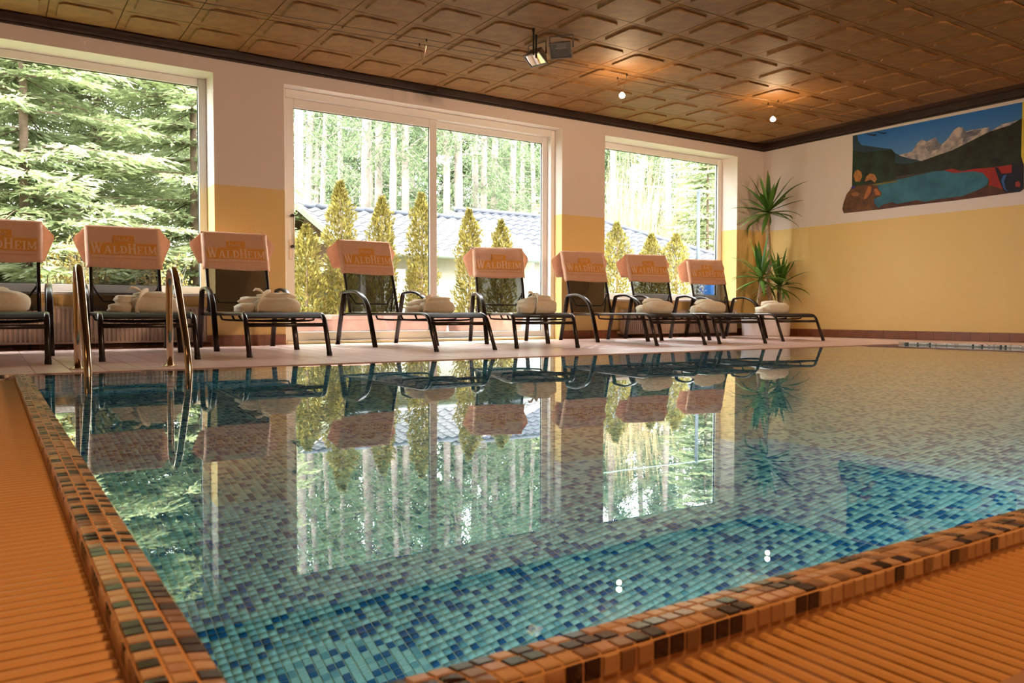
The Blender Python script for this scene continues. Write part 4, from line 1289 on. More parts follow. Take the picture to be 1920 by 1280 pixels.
# ------------------------------------------------------------------ ceiling fittings
M_grey = mat('grey_cast_metal', (0.22, 0.19, 0.17), 0.4, metal=0.5)
M_dark = mat('black_metal', (0.012, 0.010, 0.009), 0.4)
M_refl = mat('flood_reflector', (0.80, 0.74, 0.66), 0.4, metal=0.5)
M_clear = glass_mat('lamp_glass')
def floodlight(name, label, loc, rz, tilt):
    r = tag(empty(name, loc, rz), label, 'floodlight', 'floodlights on the ceiling')
    T = Matrix.Translation((0, 0, -0.13)) @ Matrix.Rotation(tilt, 4, 'X')
    def ad(nm, fn, m, **k):
        bm = bmesh.new(); fn(bm); bmesh.ops.transform(bm, matrix=T, verts=bm.verts)
        return obj(nm, bm, m, r, **k)
    # local: lens faces -Y
    def housing(bm):
        f = [bm.verts.new(p) for p in ((-0.105, -0.05, -0.075), (0.105, -0.05, -0.075), (0.105, -0.05, 0.075), (-0.105, -0.05, 0.075))]
        b_ = [bm.verts.new(p) for p in ((-0.07, 0.055, -0.04), (0.07, 0.055, -0.04), (0.07, 0.055, 0.05), (-0.07, 0.055, 0.05))]
        for i in range(4): bm.faces.new((f[i], f[(i + 1) % 4], b_[(i + 1) % 4], b_[i]))
        bm.faces.new(b_)
    ad('housing', housing, M_grey)
    def rim(bm):
        for q in ((-0.115, 0.115, 0.07, 0.085), (-0.115, 0.115, -0.085, -0.07), (-0.115, -0.10, -0.07, 0.07), (0.10, 0.115, -0.07, 0.07)):
            box(bm, q[0], q[1], -0.065, -0.045, q[2], q[3])
    ad('front_rim', rim, M_grey, bevel=0.003)
    def refl(bm):
        f = [bm.verts.new(p) for p in ((-0.098, -0.05, -0.068), (0.098, -0.05, -0.068), (0.098, -0.05, 0.068), (-0.098, -0.05, 0.068))]
        b_ = [bm.verts.new(p) for p in ((-0.05, 0.03, -0.02), (0.05, 0.03, -0.02), (0.05, 0.03, 0.03), (-0.05, 0.03, 0.03))]
        for i in range(4): bm.faces.new((f[i], f[(i + 1) % 4], b_[(i + 1) % 4], b_[i]))
        bm.faces.new(b_)
    ad('reflector', refl, M_refl)
    def tube(bm): sweep(bm, [(-0.06, -0.005, 0.005), (0.06, -0.005, 0.005)], 0.007, n=8)
    ad('halogen_tube', tube, mat('halogen_glass', (0.9, 0.8, 0.65), 0.2))
    def lens(bm): bm.faces.new([bm.verts.new(p) for p in ((-0.10, -0.056, -0.07), (0.10, -0.056, -0.07), (0.10, -0.056, 0.07), (-0.10, -0.056, 0.07))])
    ad('lens', lens, M_clear)
    bm = bmesh.new(); sweep(bm, [(-0.12, 0, -0.13), (-0.12, 0, -0.005), (0.12, 0, -0.005), (0.12, 0, -0.13)], 0.012, 0.003, n=6, up=Vector((0, 1, 0)))
    obj('bracket', bm, M_grey, r)
    return r
floodlight('floodlight', 'grey ceiling floodlight tilted towards the pool, its lens facing the viewer', (4.93, 6.60, ZC - 0.026), math.radians(-48), math.radians(42))
floodlight('floodlight', 'ceiling floodlight turned to the windows behind the tilted one', (4.86, 6.93, ZC - 0.026), math.radians(-75), math.radians(58))
for k, (x, y, lab) in enumerate(((4.57, 6.58, 'nearer black hanging rod left of the ceiling floodlights'), (4.70, 6.72, 'further black hanging rod beside the ceiling floodlights'))):
    r = tag(empty('hanging_rod', (x, y, ZC - 0.033)), lab, 'ceiling rod', 'black rods beside the floodlights')
    bm = bmesh.new(); sweep(bm, [(0, 0, -0.03), (0, 0, -0.26 + 0.03 * k)], 0.010, n=8); obj('rod', bm, M_dark, r)
    bm = bmesh.new(); sweep(bm, [(0, 0, 0.0), (0, 0, -0.035)], 0.016, n=8); obj('socket', bm, M_dark, r)

def wire_y(x): return 7.43 - 0.094 * (x - 3.18)
for k, (dy, lab) in enumerate(((0.08, 'thin low-voltage cable under the ceiling, the one nearer the windows'), (-0.08, 'thin low-voltage cable under the ceiling, the one nearer the pool'))):
    bm = bmesh.new(); sweep(bm, [(x, wire_y(x) + dy, 3.12 - 0.01 * math.sin(x)) for x in np.linspace(-1.0, 10.95, 24)], 0.0022, n=6)
    tag(obj('lamp_cable', bm, M_dark), lab, 'cable', 'cable pair of the ceiling lamps')
M_bulb = emit_mat('lit_halogen_bulb', (1.0, 0.72, 0.42), 260.0)
M_chrome = mat('chrome', (0.7, 0.65, 0.6), 0.15, metal=1.0)
for x, lab in ((6.22, 'lit halogen spot hanging from the cables above the sliding door'), (8.62, 'lit halogen spot on the cables near the far right corner'), (3.75, 'unlit empty cable clip hanging above the door, left of the floodlights')):
    y = wire_y(x)
    r = tag(empty('cable_lamp', (x, y, 3.12)), lab, 'ceiling lamp', 'halogen lamps on the cable pair')
    lit = x != 3.75
    for s in (-1, 1):
        bm = bmesh.new(); sweep(bm, [(0.0, 0.08 * s, 0.006), (0.005, 0.06 * s, -0.05), (0.0, 0.012 * s, -0.17)], 0.003, n=6)
        obj('contact_arm', bm, M_chrome, r)
        bm = bmesh.new(); sweep(bm, [(0, 0.08 * s, 0.014), (0, 0.08 * s, -0.012)], 0.008, n=8)
        obj('cable_clamp', bm, M_dark, r)
    if lit:
        bm = bmesh.new(); lathe(bm, [(0.012, -0.16), (0.018, -0.18), (0.016, -0.185)], 14); obj('holder', bm, M_chrome, r)
        bm = bmesh.new(); lathe(bm, [(0.008, -0.186), (0.026, -0.196), (0.034, -0.216), (0.028, -0.236), (0.008, -0.246)], 16)
        obj('bulb', bm, M_bulb, r, smooth=True)
        add_light('cable_lamp_light', 'POINT', (x, y, 3.12 - 0.30), 5, (1.0, 0.66, 0.34), shadow_soft_size=0.03)

# ------------------------------------------------------------------ outdoors: ground
M_lawn = mat('spring_lawn', (0.16, 0.24, 0.05), 0.9, color2=(0.10, 0.13, 0.04), nscale=3, bump=0.6, bscale=60)
M_pave = mat('pale_terrace_paving', (0.52, 0.47, 0.42), 0.8, noise=0.12, nscale=5)
M_forest_floor = mat('forest_floor', (0.12, 0.10, 0.045), 0.95, color2=(0.06, 0.075, 0.025), nscale=1.2)
ZO = -0.12
bm = bmesh.new()
prof = [(W + WT, ZO - 0.02), (24.0, ZO - 0.02), (34.0, 0.6), (70.0, 5.0), (130.0, 9.0)]
rows = [[bm.verts.new((x, y, z)) for x in (-60, -20, 0, 20, 60, 130)] for y, z in prof]
for a, b_ in zip(rows, rows[1:]):
    for k in range(5): bm.faces.new((a[k], a[k + 1], b_[k + 1], b_[k]))
struct(obj('ground', bm, M_forest_floor))
bm = bmesh.new(); box(bm, 2.4, 8.2, W + WT, 11.0, ZO - 0.02, ZO)
struct(obj('terrace_floor', bm, M_pave))
bm = bmesh.new(); box(bm, 8.2, 22, W + WT + 0.001, 14.8, ZO - 0.02, ZO - 0.005); box(bm, -30, 2.4, W + WT + 0.001, 14, ZO - 0.02, ZO - 0.005)
tag(obj('lawn', bm, M_lawn), 'green lawn outside between the building and the trees', 'lawn', kind='stuff')

# ------------------------------------------------------------------ neighbouring house with a tiled roof
M_tileA = mat('sunlit_grey_roof_tile', (0.105, 0.104, 0.108), 0.6, noise=0.10, nscale=4)
M_tileB = mat('slate_grey_roof_tile', (0.052, 0.056, 0.072), 0.65, noise=0.12, nscale=4)
M_house = mat('white_house_render', (0.40, 0.37, 0.32), 0.85, noise=0.04, nscale=3)
M_board = mat('brown_gable_boards', (0.16, 0.07, 0.035), 0.7, noise=0.25, nscale=9)
M_bargeboard = mat('white_bargeboard', (0.70, 0.68, 0.66), 0.6)

def s_tile_mesh(m, w=0.30, l=0.40):
    """pantile: waved across, slightly raised at its lower end"""
    bm = bmesh.new(); n = 6; rows = []
    for j, (y, lift) in enumerate(((0, 0.030), (l, 0.0))):
        rows.append([bm.verts.new((w * i / n, y, lift + 0.028 * math.sin(2 * math.pi * i / n - 0.5))) for i in range(n + 1)])
    fr = [bm.verts.new((v.co.x, v.co.y, v.co.z - 0.022)) for v in rows[0]]
    for i in range(n):
        bm.faces.new((rows[0][i], rows[0][i + 1], rows[1][i + 1], rows[1][i]))
        bm.faces.new((fr[i], fr[i + 1], rows[0][i + 1], rows[0][i]))
    me = bpy.data.meshes.new('roof_tile'); bmesh.ops.recalc_face_normals(bm, faces=bm.faces); bm.to_mesh(me); bm.free()
    me.polygons.foreach_set('use_smooth', [True] * len(me.polygons)); me.materials.append(m)
    return me

def tiled_roof(parent, x0, x1, ye, ze, yr, zr, m, limit, clip=None):
    """slope facing the pool hall from eave (ye, ze) up to ridge (yr, zr)"""
    ln = math.hypot(yr - ye, zr - ze); ang = math.atan2(zr - ze, yr - ye)
    me = s_tile_mesh(m); nrow = int(ln / 0.36) + 1; ncol = int((x1 - x0) / 0.30)
    rot = Matrix.Rotation(ang, 4, 'X'); made = 0
    for r in range(nrow):
        for c in range(ncol):
            x = x0 + 0.30 * c; t = r * 0.36
            y, z = ye + math.cos(ang) * t, ze + math.sin(ang) * t
            if clip and not clip(x + 0.15, t / ln): continue
            if not in_view((x, y, z), 60): continue
            o = link_mesh('roof_tile', me, None, parent)
            o.matrix_local = Matrix.Translation((x, y, z)) @ rot
            made += 1
    bm = bmesh.new()
    return made

houseA = tag(empty('house', (0, 0, 0)), 'low white house with a pale sunlit pantile roof behind the thujas', 'house')
AX0, AX1, AYE, AZE, AYR, AZR = 5.93, 10.9, 15.0, 1.62, 18.0, 2.80
nA = tiled_roof(houseA, AX0, AX1, AYE, AZE, AYR, AZR, M_tileA, 300)
bm = bmesh.new()
v = [bm.verts.new(p) for p in ((AX0, AYE, AZE - 0.04), (AX1, AYE, AZE - 0.04), (AX1, AYR, AZR - 0.04), (AX0, AYR, AZR - 0.04), (AX0, 2 * AYR - AYE, AZE - 0.04), (AX1, 2 * AYR - AYE, AZE - 0.04))]
bm.faces.new(v[:4]); bm.faces.new((v[3], v[2], v[5], v[4]))
obj('roof_deck', bm, M_board, houseA)
me = None
for k in range(13):
    x = AX0 + k * 0.40
    if x > AX1 - 0.2: break
    if me is None:
        bm = bmesh.new(); sweep(bm, [(0, 0, 0), (0.42, 0, 0.012)], 0.11, 0.075, n=10, up=Vector((0, 0, 1)))
        o = obj('ridge_tile', bm, M_tileB, houseA, smooth=True); me = o.data
    else: o = link_mesh('ridge_tile', me, None, houseA)
    o.location = (x, AYR, AZR + 0.02)
for xx, nm in ((AX0, 'l'), (AX1, 'r')):
    bm = bmesh.new()
    sweep(bm, [(xx, AYE - 0.05, AZE + 0.0), (xx, AYR, AZR + 0.0)], 0.03, 0.10, n=4, up=Vector((0, 0, 1)))
    obj('bargeboard', bm, M_bargeboard, houseA)
bm = bmesh.new(); sweep(bm, [(AX0, AYE - 0.08, AZE - 0.04), (AX1, AYE - 0.08, AZE - 0.04)], 0.06, n=10)
obj('gutter', bm, mat('zinc_gutter', (0.35, 0.38, 0.42), 0.4, metal=0.6), houseA, smooth=True)
bm = bmesh.new(); box(bm, AX0 + 0.5, AX1 - 0.1, AYE + 0.5, 20.4, ZO - 0.1, AZE + 0.05)
obj('wall', bm, M_house, houseA)
bm = bmesh.new()
v = [bm.verts.new(p) for p in ((AX0 + 0.15, AYE + 0.4, 0.9), (AX0 + 0.15, AYR, 0.9), (AX0 + 0.15, AYR, AZR - 0.1), (AX0 + 0.15, AYE + 0.4, AZE - 0.02))]
f = bm.faces.new(v); r = bmesh.ops.extrude_face_region(bm, geom=[f])
for q in r['geom']:
    if isinstance(q, bmesh.types.BMVert): q.co.x += 0.06
obj('gable_boards', bm, M_board, houseA)
bm = bmesh.new(); box(bm, AX0 + 0.62, AX0 + 0.80, AYE + 0.44, AYE + 0.52, ZO, 1.35); box(bm, AX0 + 1.6, AX0 + 1.9, AYE + 0.44, AYE + 0.52, ZO, 1.3)
obj('wooden_post', bm, M_board, houseA)
bm = bmesh.new(); box(bm, AX0 + 0.95, AX0 + 1.5, AYE + 0.45, AYE + 0.51, ZO, 1.3)
obj('door_leaf', bm, M_bargeboard, houseA)

houseB = tag(empty('house', (0, 0, 0)), 'dark slate-roofed house wing behind, seen through the right window', 'house')
BYE, BZE, BYR, BZR = 17.0, 1.75, 20.0, 3.30
BX0, BX1 = 10.3, 20.6
def clipB(x, t):
    return x < 20.9 - 4.2 * t and x > 10.0 + 1.2 * t
nB = tiled_roof(houseB, BX0, BX1, BYE, BZE, BYR, BZR, M_tileB, 300, clipB)
bm = bmesh.new()
v = [bm.verts.new(p) for p in ((10.0, BYE, BZE - 0.05), (20.9, BYE, BZE - 0.05), (16.7, BYR, BZR - 0.05), (11.2, BYR, BZR - 0.05), (20.9, 23, BZE - 0.05), (10.0, 23, BZE - 0.05))]
bm.faces.new(v[:4]); bm.faces.new((v[1], v[4], v[2])); bm.faces.new((v[2], v[4], v[5], v[3])); bm.faces.new((v[0], v[3], v[5]))
obj('roof_deck', bm, M_tileB, houseB)
bm = bmesh.new(); sweep(bm, [(11.2, BYR, BZR + 0.03), (16.7, BYR, BZR + 0.03)], 0.11, 0.08, n=10); sweep(bm, [(16.7, BYR, BZR + 0.03), (20.9, BYE, BZE + 0.03)], 0.10, 0.08, n=10)
obj('ridge', bm, M_tileB, houseB, smooth=True)
bm = bmesh.new(); box(bm, 11.1, 20.0, BYE + 0.5, 22.5, ZO - 0.1, BZE + 0.02)
obj('wall', bm, M_house, houseB)
print('roof tiles', nA, nB, 'ceiling panels', n_panel)

# ------------------------------------------------------------------ plants outdoors
M_bark = mat('spruce_bark', (0.16, 0.105, 0.07), 0.9, noise=0.3, nscale=6)
M_palebark = mat('pale_sunlit_bark', (0.30, 0.25, 0.215), 0.9, color2=(0.19, 0.155, 0.13), nscale=3)
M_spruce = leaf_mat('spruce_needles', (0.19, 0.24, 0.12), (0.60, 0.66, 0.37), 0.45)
M_pine = leaf_mat('forest_needles', (0.055, 0.085, 0.045), (0.25, 0.32, 0.16), 0.5)
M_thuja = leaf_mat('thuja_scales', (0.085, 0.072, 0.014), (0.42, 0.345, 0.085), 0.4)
M_shrub = leaf_mat('yellow_brown_shrub_leaves', (0.20, 0.14, 0.03), (0.60, 0.42, 0.13), 0.45)
M_straw = leaf_mat('pale_dry_grass', (0.30, 0.22, 0.10), (0.60, 0.48, 0.27), 0.4)

def foliage(name, cen, direc, length, width, m, parent, g, nr=1.0, tint=None):
    V, Q = leaf_quads(cen, direc, length, width, nr, g)
    t = g.uniform(0, 1, len(Q)) if tint is None else tint
    o = np_mesh(name, V, Q, [m], tint=t, parent=parent)
    return o

def spruce(name, label, x, y, h, rmax, seed, group, z0=0.25):
    g = np.random.default_rng(seed)
    root = tag(empty(name, (x, y, ZO)), label, 'tree', group)
    bm = bmesh.new(); sweep(bm, [(0, 0, 0), (0.02, 0, h * 0.5), (0, 0, h)], 0.008 * h, n=10, scale=[1, 0.6, 0.08], up=Vector((0, 1, 0)))
    obj('trunk', bm, M_bark, root, smooth=True)
    C, D, T, Ls, Ws = [], [], [], [], []
    bmb = bmesh.new()
    z = z0
    while z < h - 0.4:
        k = z / h
        nb = int(g.integers(6, 9))
        for b_ in range(nb):
            L = (rmax * (1 - k) ** 0.75 + 0.25) * g.uniform(0.75, 1.12)
            az = g.uniform(0, 2 * math.pi)
            hd = np.array([math.cos(az), math.sin(az), 0]); sd = np.array([-math.sin(az), math.cos(az), 0])
            n = max(4, int(L / 0.10))
            s = (np.arange(n) + 0.5) / n
            droop = g.uniform(0.18, 0.42)
            P = hd[None] * (L * s)[:, None]
            P[:, 2] = z + 0.12 * L * s - droop * L * s ** 1.6 + 0.10 * L * s ** 4
            mid = [tuple(P[i]) for i in (0, n // 2, n - 1)]
            sweep(bmb, [(0, 0, z)] + mid, 0.022, n=4, scale=[1, 0.8, 0.5, 0.2])
            for side in (-1, 1):
                tl = 0.17 * L * (1 - 0.72 * s) * (0.75 + 0.9 * np.minimum(s * 2.2, 1)) * g.uniform(0.8, 1.2, n) + 0.07
                td = hd[None] * 0.75 + sd[None] * side * 0.75 + np.array([0, 0, -0.22])[None] + g.normal(0, 0.12, (n, 3))
                td /= np.linalg.norm(td, axis=1, keepdims=True)
                for q in (0.12, 0.40, 0.68, 0.94):
                    base = P + td * (tl * q)[:, None]
                    for sg in (-1, 1):
                        dd = td + (hd[None] * 0.5 - sd[None] * side * 0.5) * sg * 0.55 + g.normal(0, 0.16, (n, 3))
                        C.append(base); D.append(dd)
                        Ls.append(g.uniform(0.10, 0.19, n)); Ws.append(np.full(n, 0.040) * g.uniform(0.7, 1.2, n))
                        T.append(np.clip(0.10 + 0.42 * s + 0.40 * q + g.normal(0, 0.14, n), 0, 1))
        z += g.uniform(0.20, 0.30)
    obj('branches', bmb, M_bark, root)
    C = np.concatenate(C); D = np.concatenate(D); T = np.concatenate(T); Ls = np.concatenate(Ls); Ws = np.concatenate(Ws)
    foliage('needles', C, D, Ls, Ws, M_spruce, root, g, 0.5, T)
    return root
GS = 'spruces outside the left window'
spruce('spruce', 'large spruce with long drooping boughs filling the left of the left window', 0.5, 15.0, 11.0, 2.7, 31, GS)
spruce('spruce', 'dense spruce whose boughs reach the right side of the left window', 3.15, 15.4, 10.0, 2.1, 32, GS)
spruce('spruce', 'spruce standing behind the two front spruces in the left window', 1.9, 18.3, 13.0, 3.0, 33, GS)
spruce('spruce', 'spruce at the far left edge of the left window', -2.0, 16.5, 12.0, 2.8, 34, GS)
spruce('spruce', 'spruce filling the gap between the front spruces and the white house', 4.3, 19.5, 12.0, 2.4, 38, GS)
spruce('spruce', 'far spruce closing the view behind the left window group', 0.2, 20.0, 14.0, 3.2, 39, GS)
spruce('young_spruce', 'small young spruce with an upright tip low in the left window', 0.62, 11.9, 1.75, 0.42, 35, GS)
spruce('young_spruce', 'thin young spruce beyond the roof at the right door edge', 17.2, 24.0, 5.2, 0.9, 36, GS, 0.3)
spruce('spruce', 'bright green spruce behind the fence at the right of the right window', 22.5, 21.0, 9.0, 2.2, 37, GS, 0.6)

def thuja(label, px, ptop, Y, rad, seed):
    g = np.random.default_rng(seed)
    tp_ = on_y(px, ptop, Y)
    root = tag(empty('thuja', (tp_.x, Y, ZO + 0.34)), label, 'shrub', 'columnar thujas in planters outside')
    h = tp_.z - (ZO + 0.34)
    bm = bmesh.new(); sweep(bm, [(0, 0, 0), (0.01, 0, h * 0.5), (0, 0, h * 0.93)], 0.028, n=7, scale=[1, 0.7, 0.2], up=Vector((0, 1, 0)))
    obj('stem', bm, M_bark, root)
    n = int(4600 * h / 2)
    t = g.uniform(0, 1, n)
    az = g.uniform(0, 2 * math.pi, n)
    R = rad * (1.0 - 0.50 * t ** 1.6) * (1 + 0.22 * np.sin(8 * t * h + 3 * az + seed) + 0.16 * np.sin(17 * t * h + 2 * az - seed)) 
    R *= np.clip((1.0 - t) * 6, 0.15, 1)
    rr = R * np.sqrt(g.uniform(0.12, 1, n))
    C = np.stack([rr * np.cos(az), rr * np.sin(az), 0.06 + t * h * 0.96], 1)
    D = np.stack([np.cos(az) * 0.55, np.sin(az) * 0.55, np.full(n, 0.8)], 1) + g.normal(0, 0.3, (n, 3))
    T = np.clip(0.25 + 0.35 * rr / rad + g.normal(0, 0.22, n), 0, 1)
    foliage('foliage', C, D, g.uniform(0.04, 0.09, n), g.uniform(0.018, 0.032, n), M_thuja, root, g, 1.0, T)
    return root, tp_.x
M_terra = mat('terracotta_planter', (0.36, 0.19, 0.15), 0.7, noise=0.12, nscale=6)
M_cream = mat('cream_planter', (0.50, 0.40, 0.33), 0.7, noise=0.06, nscale=6)
def planter(label, x, y, w, d, h, m):
    r = tag(empty('planter', (x, y, ZO)), label, 'planter', 'planters on the terrace')
    bm = bmesh.new()
    def ring(k, z): return [bm.verts.new((sx * w / 2 * k, sy * d / 2 * k, z)) for sx, sy in ((-1, -1), (1, -1), (1, 1), (-1, 1))]
    rs = [ring(0.86, 0.001), ring(0.98, h - 0.07), ring(0.90, h - 0.07), ring(0.88, h - 0.09)]
    bm.faces.new(rs[0][::-1])
    for a, b_ in ((rs[0], rs[1]),):
        for i in range(4): bm.faces.new((a[i], a[(i + 1) % 4], b_[(i + 1) % 4], b_[i]))
    bm.faces.new(rs[2])
    obj('body', bm, m, r)
    bm = bmesh.new()
    for q in ((-1.03, 1.03, -1.03, -0.9), (-1.03, 1.03, 0.9, 1.03), (-1.03, -0.92, -0.9, 0.9), (0.92, 1.03, -0.9, 0.9)):
        box(bm, q[0] * w / 2, q[1] * w / 2, q[2] * d / 2, q[3] * d / 2, h - 0.07, h)
    obj('rim', bm, m, r, bevel=0.01)
    bm = bmesh.new(); box(bm, -w * 0.45, w * 0.45, -d * 0.45, d * 0.45, h - 0.12, h - 0.05); obj('soil', bm, M_soil, r)
    return r
TH = [('thuja with a bare left side beside the door handle, cut by the door frame', 574, 425, 11.6, 0.26, 'terracotta planter of the leftmost thuja'),
      ('tall thuja with a crooked tip, second from the door handle', 638, 340, 11.7, 0.27, 'terracotta planter under the thuja with the crooked tip'),
      ('thuja with a rounded tip behind the creased towel', 716, 370, 11.7, 0.26, 'terracotta planter under the round-tipped thuja'),
      ('thuja just left of the middle post of the sliding door', 790, 362, 11.7, 0.27, 'cream planter left of the middle door post'),
      ('thuja in the right door pane nearer the middle post', 880, 393, 11.7, 0.26, 'terracotta planter nearer the middle post in the right door pane'),
      ('short thuja in the right door pane nearer the right frame', 940, 415, 11.8, 0.25, 'terracotta planter nearer the right frame of the door'),
      ('broad thuja at the left of the right window', 1157, 418, 11.8, 0.34, 'planter at the left of the right window'),
      ('thuja in the middle of the right window', 1222, 440, 11.9, 0.28, 'planter in the middle of the right window'),
      ('thuja of the right window with reddish twigs sprouting from its top', 1268, 440, 11.6, 0.34, 'planter under the thuja with reddish twigs')]
for k, (lab, px, pt, Y, rad, plab) in enumerate(TH):
    root, tx = thuja(lab, px, pt, Y, rad, 50 + k)
    planter(plab, tx, Y, 0.62 if k < 6 else 0.55, 0.45, 0.46, M_cream if k == 3 else M_terra)
# trough planters in front of the door
for lab, xx, yy, w_, m_ in (('long terracotta trough outside the left door pane', 4.25, 10.55, 0.72, M_terra), ('low long terracotta trough behind the fourth lounger', 5.35, 10.75, 0.9, M_terra), ('terracotta trough outside the right door pane', 6.35, 10.7, 0.8, M_terra), ('small terracotta trough at the left end of the door', 3.45, 10.6, 0.55, M_terra)):
    planter(lab, xx, yy, w_, 0.36, 0.46, m_)

def twig_shrub(name, label, x, y, h, spread, n, seed, m, leaf_n, lean=(0, 0), stem_m=None, leafL=(0.03, 0.06), leafW=0.03, r=0.006):
    g = np.random.default_rng(seed)
    root = tag(empty(name, (x, y, ZO)), label, 'shrub')
    bm = bmesh.new(); C, D = [], []
    for k in range(n):
        az = g.uniform(0, 2 * math.pi); sp = spread * g.uniform(0.2, 1.0); hh = h * g.uniform(0.55, 1.05)
        b0 = np.array([g.normal(0, spread * 0.2), g.normal(0, spread * 0.2), 0])
        tip = np.array([math.cos(az) * sp + lean[0], math.sin(az) * sp + lean[1], hh])
        mid = b0 * 0.5 + tip * 0.5 + np.array([0, 0, hh * 0.12]) + g.normal(0, 0.05, 3)
        sweep(bm, [tuple(b0), tuple(mid), tuple(tip)], r, n=4, scale=[1, 0.7, 0.25])
        for q in g.uniform(0.15, 1, leaf_n):
            p = (1 - q) ** 2 * b0 + 2 * q * (1 - q) * mid + q * q * tip
            C.append(p + g.normal(0, 0.04, 3)); D.append(g.normal(0, 1, 3) + np.array([0, 0, 0.5]))
    obj('stems', bm, stem_m or M_palebark, root)
    C, D = np.array(C), np.array(D)
    foliage('leaves', C, D, g.uniform(*leafL, len(C)), np.full(len(C), leafW), m, root, g, 1.0)
    return root
twig_shrub('garden_shrub', 'loose yellow-brown shrub with thin stems between the two left loungers', 1.02, 11.9, 1.55, 0.55, 60, 71, M_shrub, 34)
twig_shrub('garden_shrub', 'yellowish twiggy shrub behind the towel at the ladder', 2.05, 12.4, 1.35, 0.5, 45, 72, M_shrub, 28)
twig_shrub('flowering_shrub', 'small white-flowering shrub low in the right window', 11.9, 11.4, 1.15, 0.32, 40, 73, leaf_mat('white_blossom', (0.45, 0.45, 0.42), (0.85, 0.84, 0.82), 0.2), 26, leafL=(0.03, 0.05), leafW=0.04)

def dry_reeds(label, x, y, h, spread, n, seed):
    g = np.random.default_rng(seed)
    root = tag(empty('dry_reed_clump', (x, y, ZO)), label, 'reeds', 'pale dry reeds behind the roof')
    az = g.uniform(0, 2 * math.pi, n); rr = spread * np.sqrt(g.uniform(0, 1, n))
    C = np.stack([rr * np.cos(az), rr * np.sin(az) * 0.6, np.zeros(n)], 1)
    D = np.stack([g.normal(0, 0.16, n) + 0.10 * np.cos(az), g.normal(0, 0.12, n), np.ones(n)], 1)
    foliage('stalks', C, D, h * g.uniform(0.5, 1.05, n), g.uniform(0.02, 0.045, n), M_straw, root, g, 1.2)
    m = n // 2
    k = g.integers(0, n, m); q = g.uniform(0.35, 0.8, m)[:, None]
    dn = D / np.linalg.norm(D, axis=1, keepdims=True)
    C2 = C[k] + dn[k] * q * h * 0.8
    D2 = dn[k] + g.normal(0, 0.5, (m, 3))
    foliage('blades', C2, D2, h * g.uniform(0.10, 0.28, m), g.uniform(0.015, 0.03, m), M_straw, root, g, 1.2)
    return root
dry_reeds('tall pale dry reed clump at the left edge of the right window', 19.3, 22.0, 6.8, 1.5, 420, 81)
dry_reeds('lower pale dry reed clump above the slate roof in the right window', 21.2, 22.4, 4.7, 1.5, 420, 82)

# fence with a dark post beyond the right window
M_post = mat('dark_steel_post', (0.05, 0.06, 0.07), 0.5, metal=0.4)
M_wire = mat('green_fence_wire', (0.25, 0.36, 0.30), 0.5)
fence = tag(empty('wire_fence', (16.9, 16.2, ZO)), 'wire fence with one dark steel post at the right of the right window', 'fence')
pt_ = on_y(1310, 355, 16.2)
bm = bmesh.new(); sweep(bm, [(pt_.x - 16.9, 0, 0), (pt_.x - 16.9, 0, pt_.z - ZO)], 0.05, n=10, up=Vector((0, 1, 0))); obj('post', bm, M_post, fence, smooth=True)
for z_, rr in ((pt_.z - ZO - 0.05, 0.016), (1.75, 0.018), (1.45, 0.012), (1.2, 0.012), (0.8, 0.012)):
    bm = bmesh.new(); sweep(bm, [(pt_.x - 16.9 - 4.5, -0.8, z_ - 0.25), (pt_.x - 16.9, 0, z_), (pt_.x - 16.9 + 4, 0.6, z_ + 0.15)], rr, n=6); obj('wire', bm, M_wire, fence)
pb = on_y(1331, 556, 14.5)
bin_ = tag(empty('blue_bin', (pb.x, 14.5, ZO)), 'bright blue bin outside behind the last lounger', 'bin')
bm = bmesh.new(); box(bm, -0.18, 0.22, -0.2, 0.2, 0.001, 1.25); obj('body', bm, mat('blue_plastic', (0.02, 0.16, 0.55), 0.4), bin_, bevel=0.02)
bm = bmesh.new(); box(bm, -0.20, 0.24, -0.22, 0.22, 1.251, 1.30); obj('lid', bm, mat('dark_blue_plastic', (0.015, 0.07, 0.22), 0.4), bin_, bevel=0.01)
bm = bmesh.new(); box(bm, -0.20, 0.24, -0.218, -0.202, 0.5, 0.56); obj('ridge', bm, mat('blue_plastic_ridge', (0.02, 0.13, 0.45), 0.4), bin_)

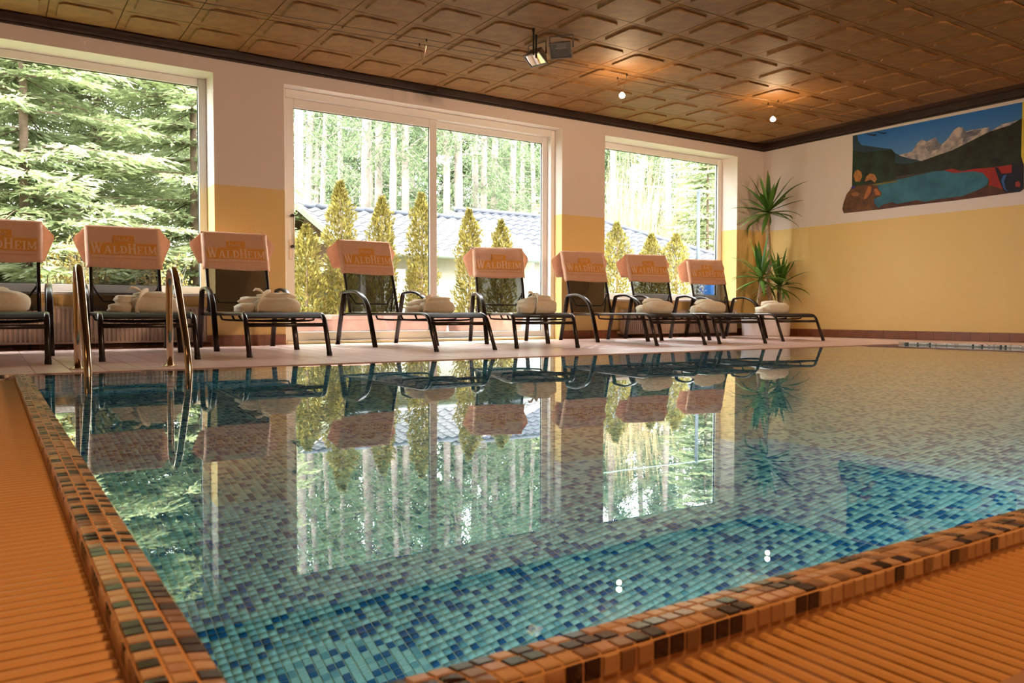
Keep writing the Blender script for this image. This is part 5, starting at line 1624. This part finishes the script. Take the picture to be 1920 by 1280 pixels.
# forest behind the houses
gf = np.random.default_rng(5)
def forest_tree(x, y, h, seed, label, crown_from, nleaf, tr, ll=(0.16, 0.32), lw=(0.03, 0.055), sc=0.17):
    g = np.random.default_rng(seed)
    zg = 0.6 + (y - 34) * 0.12 if y > 34 else ZO + max(0, (y - 24) * 0.07)
    root = tag(empty('forest_conifer', (x, y, zg)), label, 'tree', 'tall bare-stemmed conifers of the forest behind')
    bend = g.normal(0, 0.25, 2)
    bm = bmesh.new(); sweep(bm, [(0, 0, -0.3), (bend[0] * 0.4, bend[1] * 0.4, h * 0.35), (bend[0], bend[1], h * 0.7), (bend[0], bend[1], h)], tr, n=9, scale=[1.1, 0.85, 0.55, 0.1], up=Vector((0, 1, 0)))
    obj('trunk', bm, M_palebark, root, smooth=True)
    bm = bmesh.new(); C, D, Ls, Ws = [], [], [], []
    nb = int(h * 3.2)
    for k in range(nb):
        t = g.uniform(0.10, 0.98); z = t * h
        live = t > crown_from
        L = (0.9 + 1.9 * (1 - t)) * g.uniform(0.6, 1.2) if live else g.uniform(0.5, 1.6)
        az = g.uniform(0, 2 * math.pi); hd = np.array([math.cos(az), math.sin(az), 0])
        cx_, cy_ = bend * min(1, t * 1.3)
        p0 = np.array([cx_, cy_, z]); p2 = p0 + hd * L + np.array([0, 0, -0.35 * L]); p1 = p0 + hd * L * 0.5 + np.array([0, 0, 0.08 * L])
        sweep(bm, [tuple(p0), tuple(p1), tuple(p2)], 0.022 if live else 0.014, n=4, scale=[1, 0.7, 0.2])
        if live:
            m = nleaf
            q = g.uniform(0.15, 1.0, m)[:, None]
            P = (1 - q) ** 2 * p0 + 2 * q * (1 - q) * p1 + q * q * p2 + g.normal(0, sc, (m, 3))
            C.append(P); D.append(hd[None] * 0.6 + np.array([0, 0, -0.5])[None] + g.normal(0, 0.5, (m, 3)))
    obj('branches', bm, M_palebark, root)
    C, D = np.concatenate(C), np.concatenate(D)
    foliage('needles', C, D, g.uniform(*ll, len(C)), g.uniform(*lw, len(C)), M_pine, root, g, 1.0)
FL = 'tall bare-stemmed conifer in the sunlit forest behind the roofs'
spots = []
for k, px in enumerate((560, 571, 600, 640, 683, 697, 708, 733, 759, 838, 862, 895, 906, 925, 955, 978, 1004, 1150, 1196, 1254, 1280, 1330)):
    Y = (29, 33, 40, 44, 31, 36, 33, 29, 29, 28, 28, 32, 31, 34, 33, 40, 38, 36, 34, 31, 32, 38)[k]
    p = on_y(px, 420, Y); spots.append((p.x, Y))
ORD = ['first', 'second', 'third', 'fourth', 'fifth', 'sixth', 'seventh', 'eighth', 'ninth']
for k, (x, y) in enumerate(spots):
    pane, kk = ('left door pane', k) if k < 9 else (('right door pane', k - 9) if k < 17 else ('right window', k - 17))
    forest_tree(x, y, float(gf.uniform(16, 22)), 200 + k, 'pale bare-stemmed conifer above the roofs, %s from the left in the %s' % (ORD[kk], pane), float(gf.uniform(0.16, 0.34)), 85, float(gf.uniform(0.15, 0.22)))
for k in range(30):
    Y = float(gf.uniform(44, 68)); px = 540 + 860 * (k + float(gf.uniform(0, 1))) / 30
    p = on_y(px, 420, Y)
    forest_tree(p.x, Y, float(gf.uniform(13, 21)), 300 + k, 'dense green conifer deeper in the forest behind the roofs', 0.03, 120, float(gf.uniform(0.14, 0.22)), (0.30, 0.6), (0.08, 0.14), 0.32)
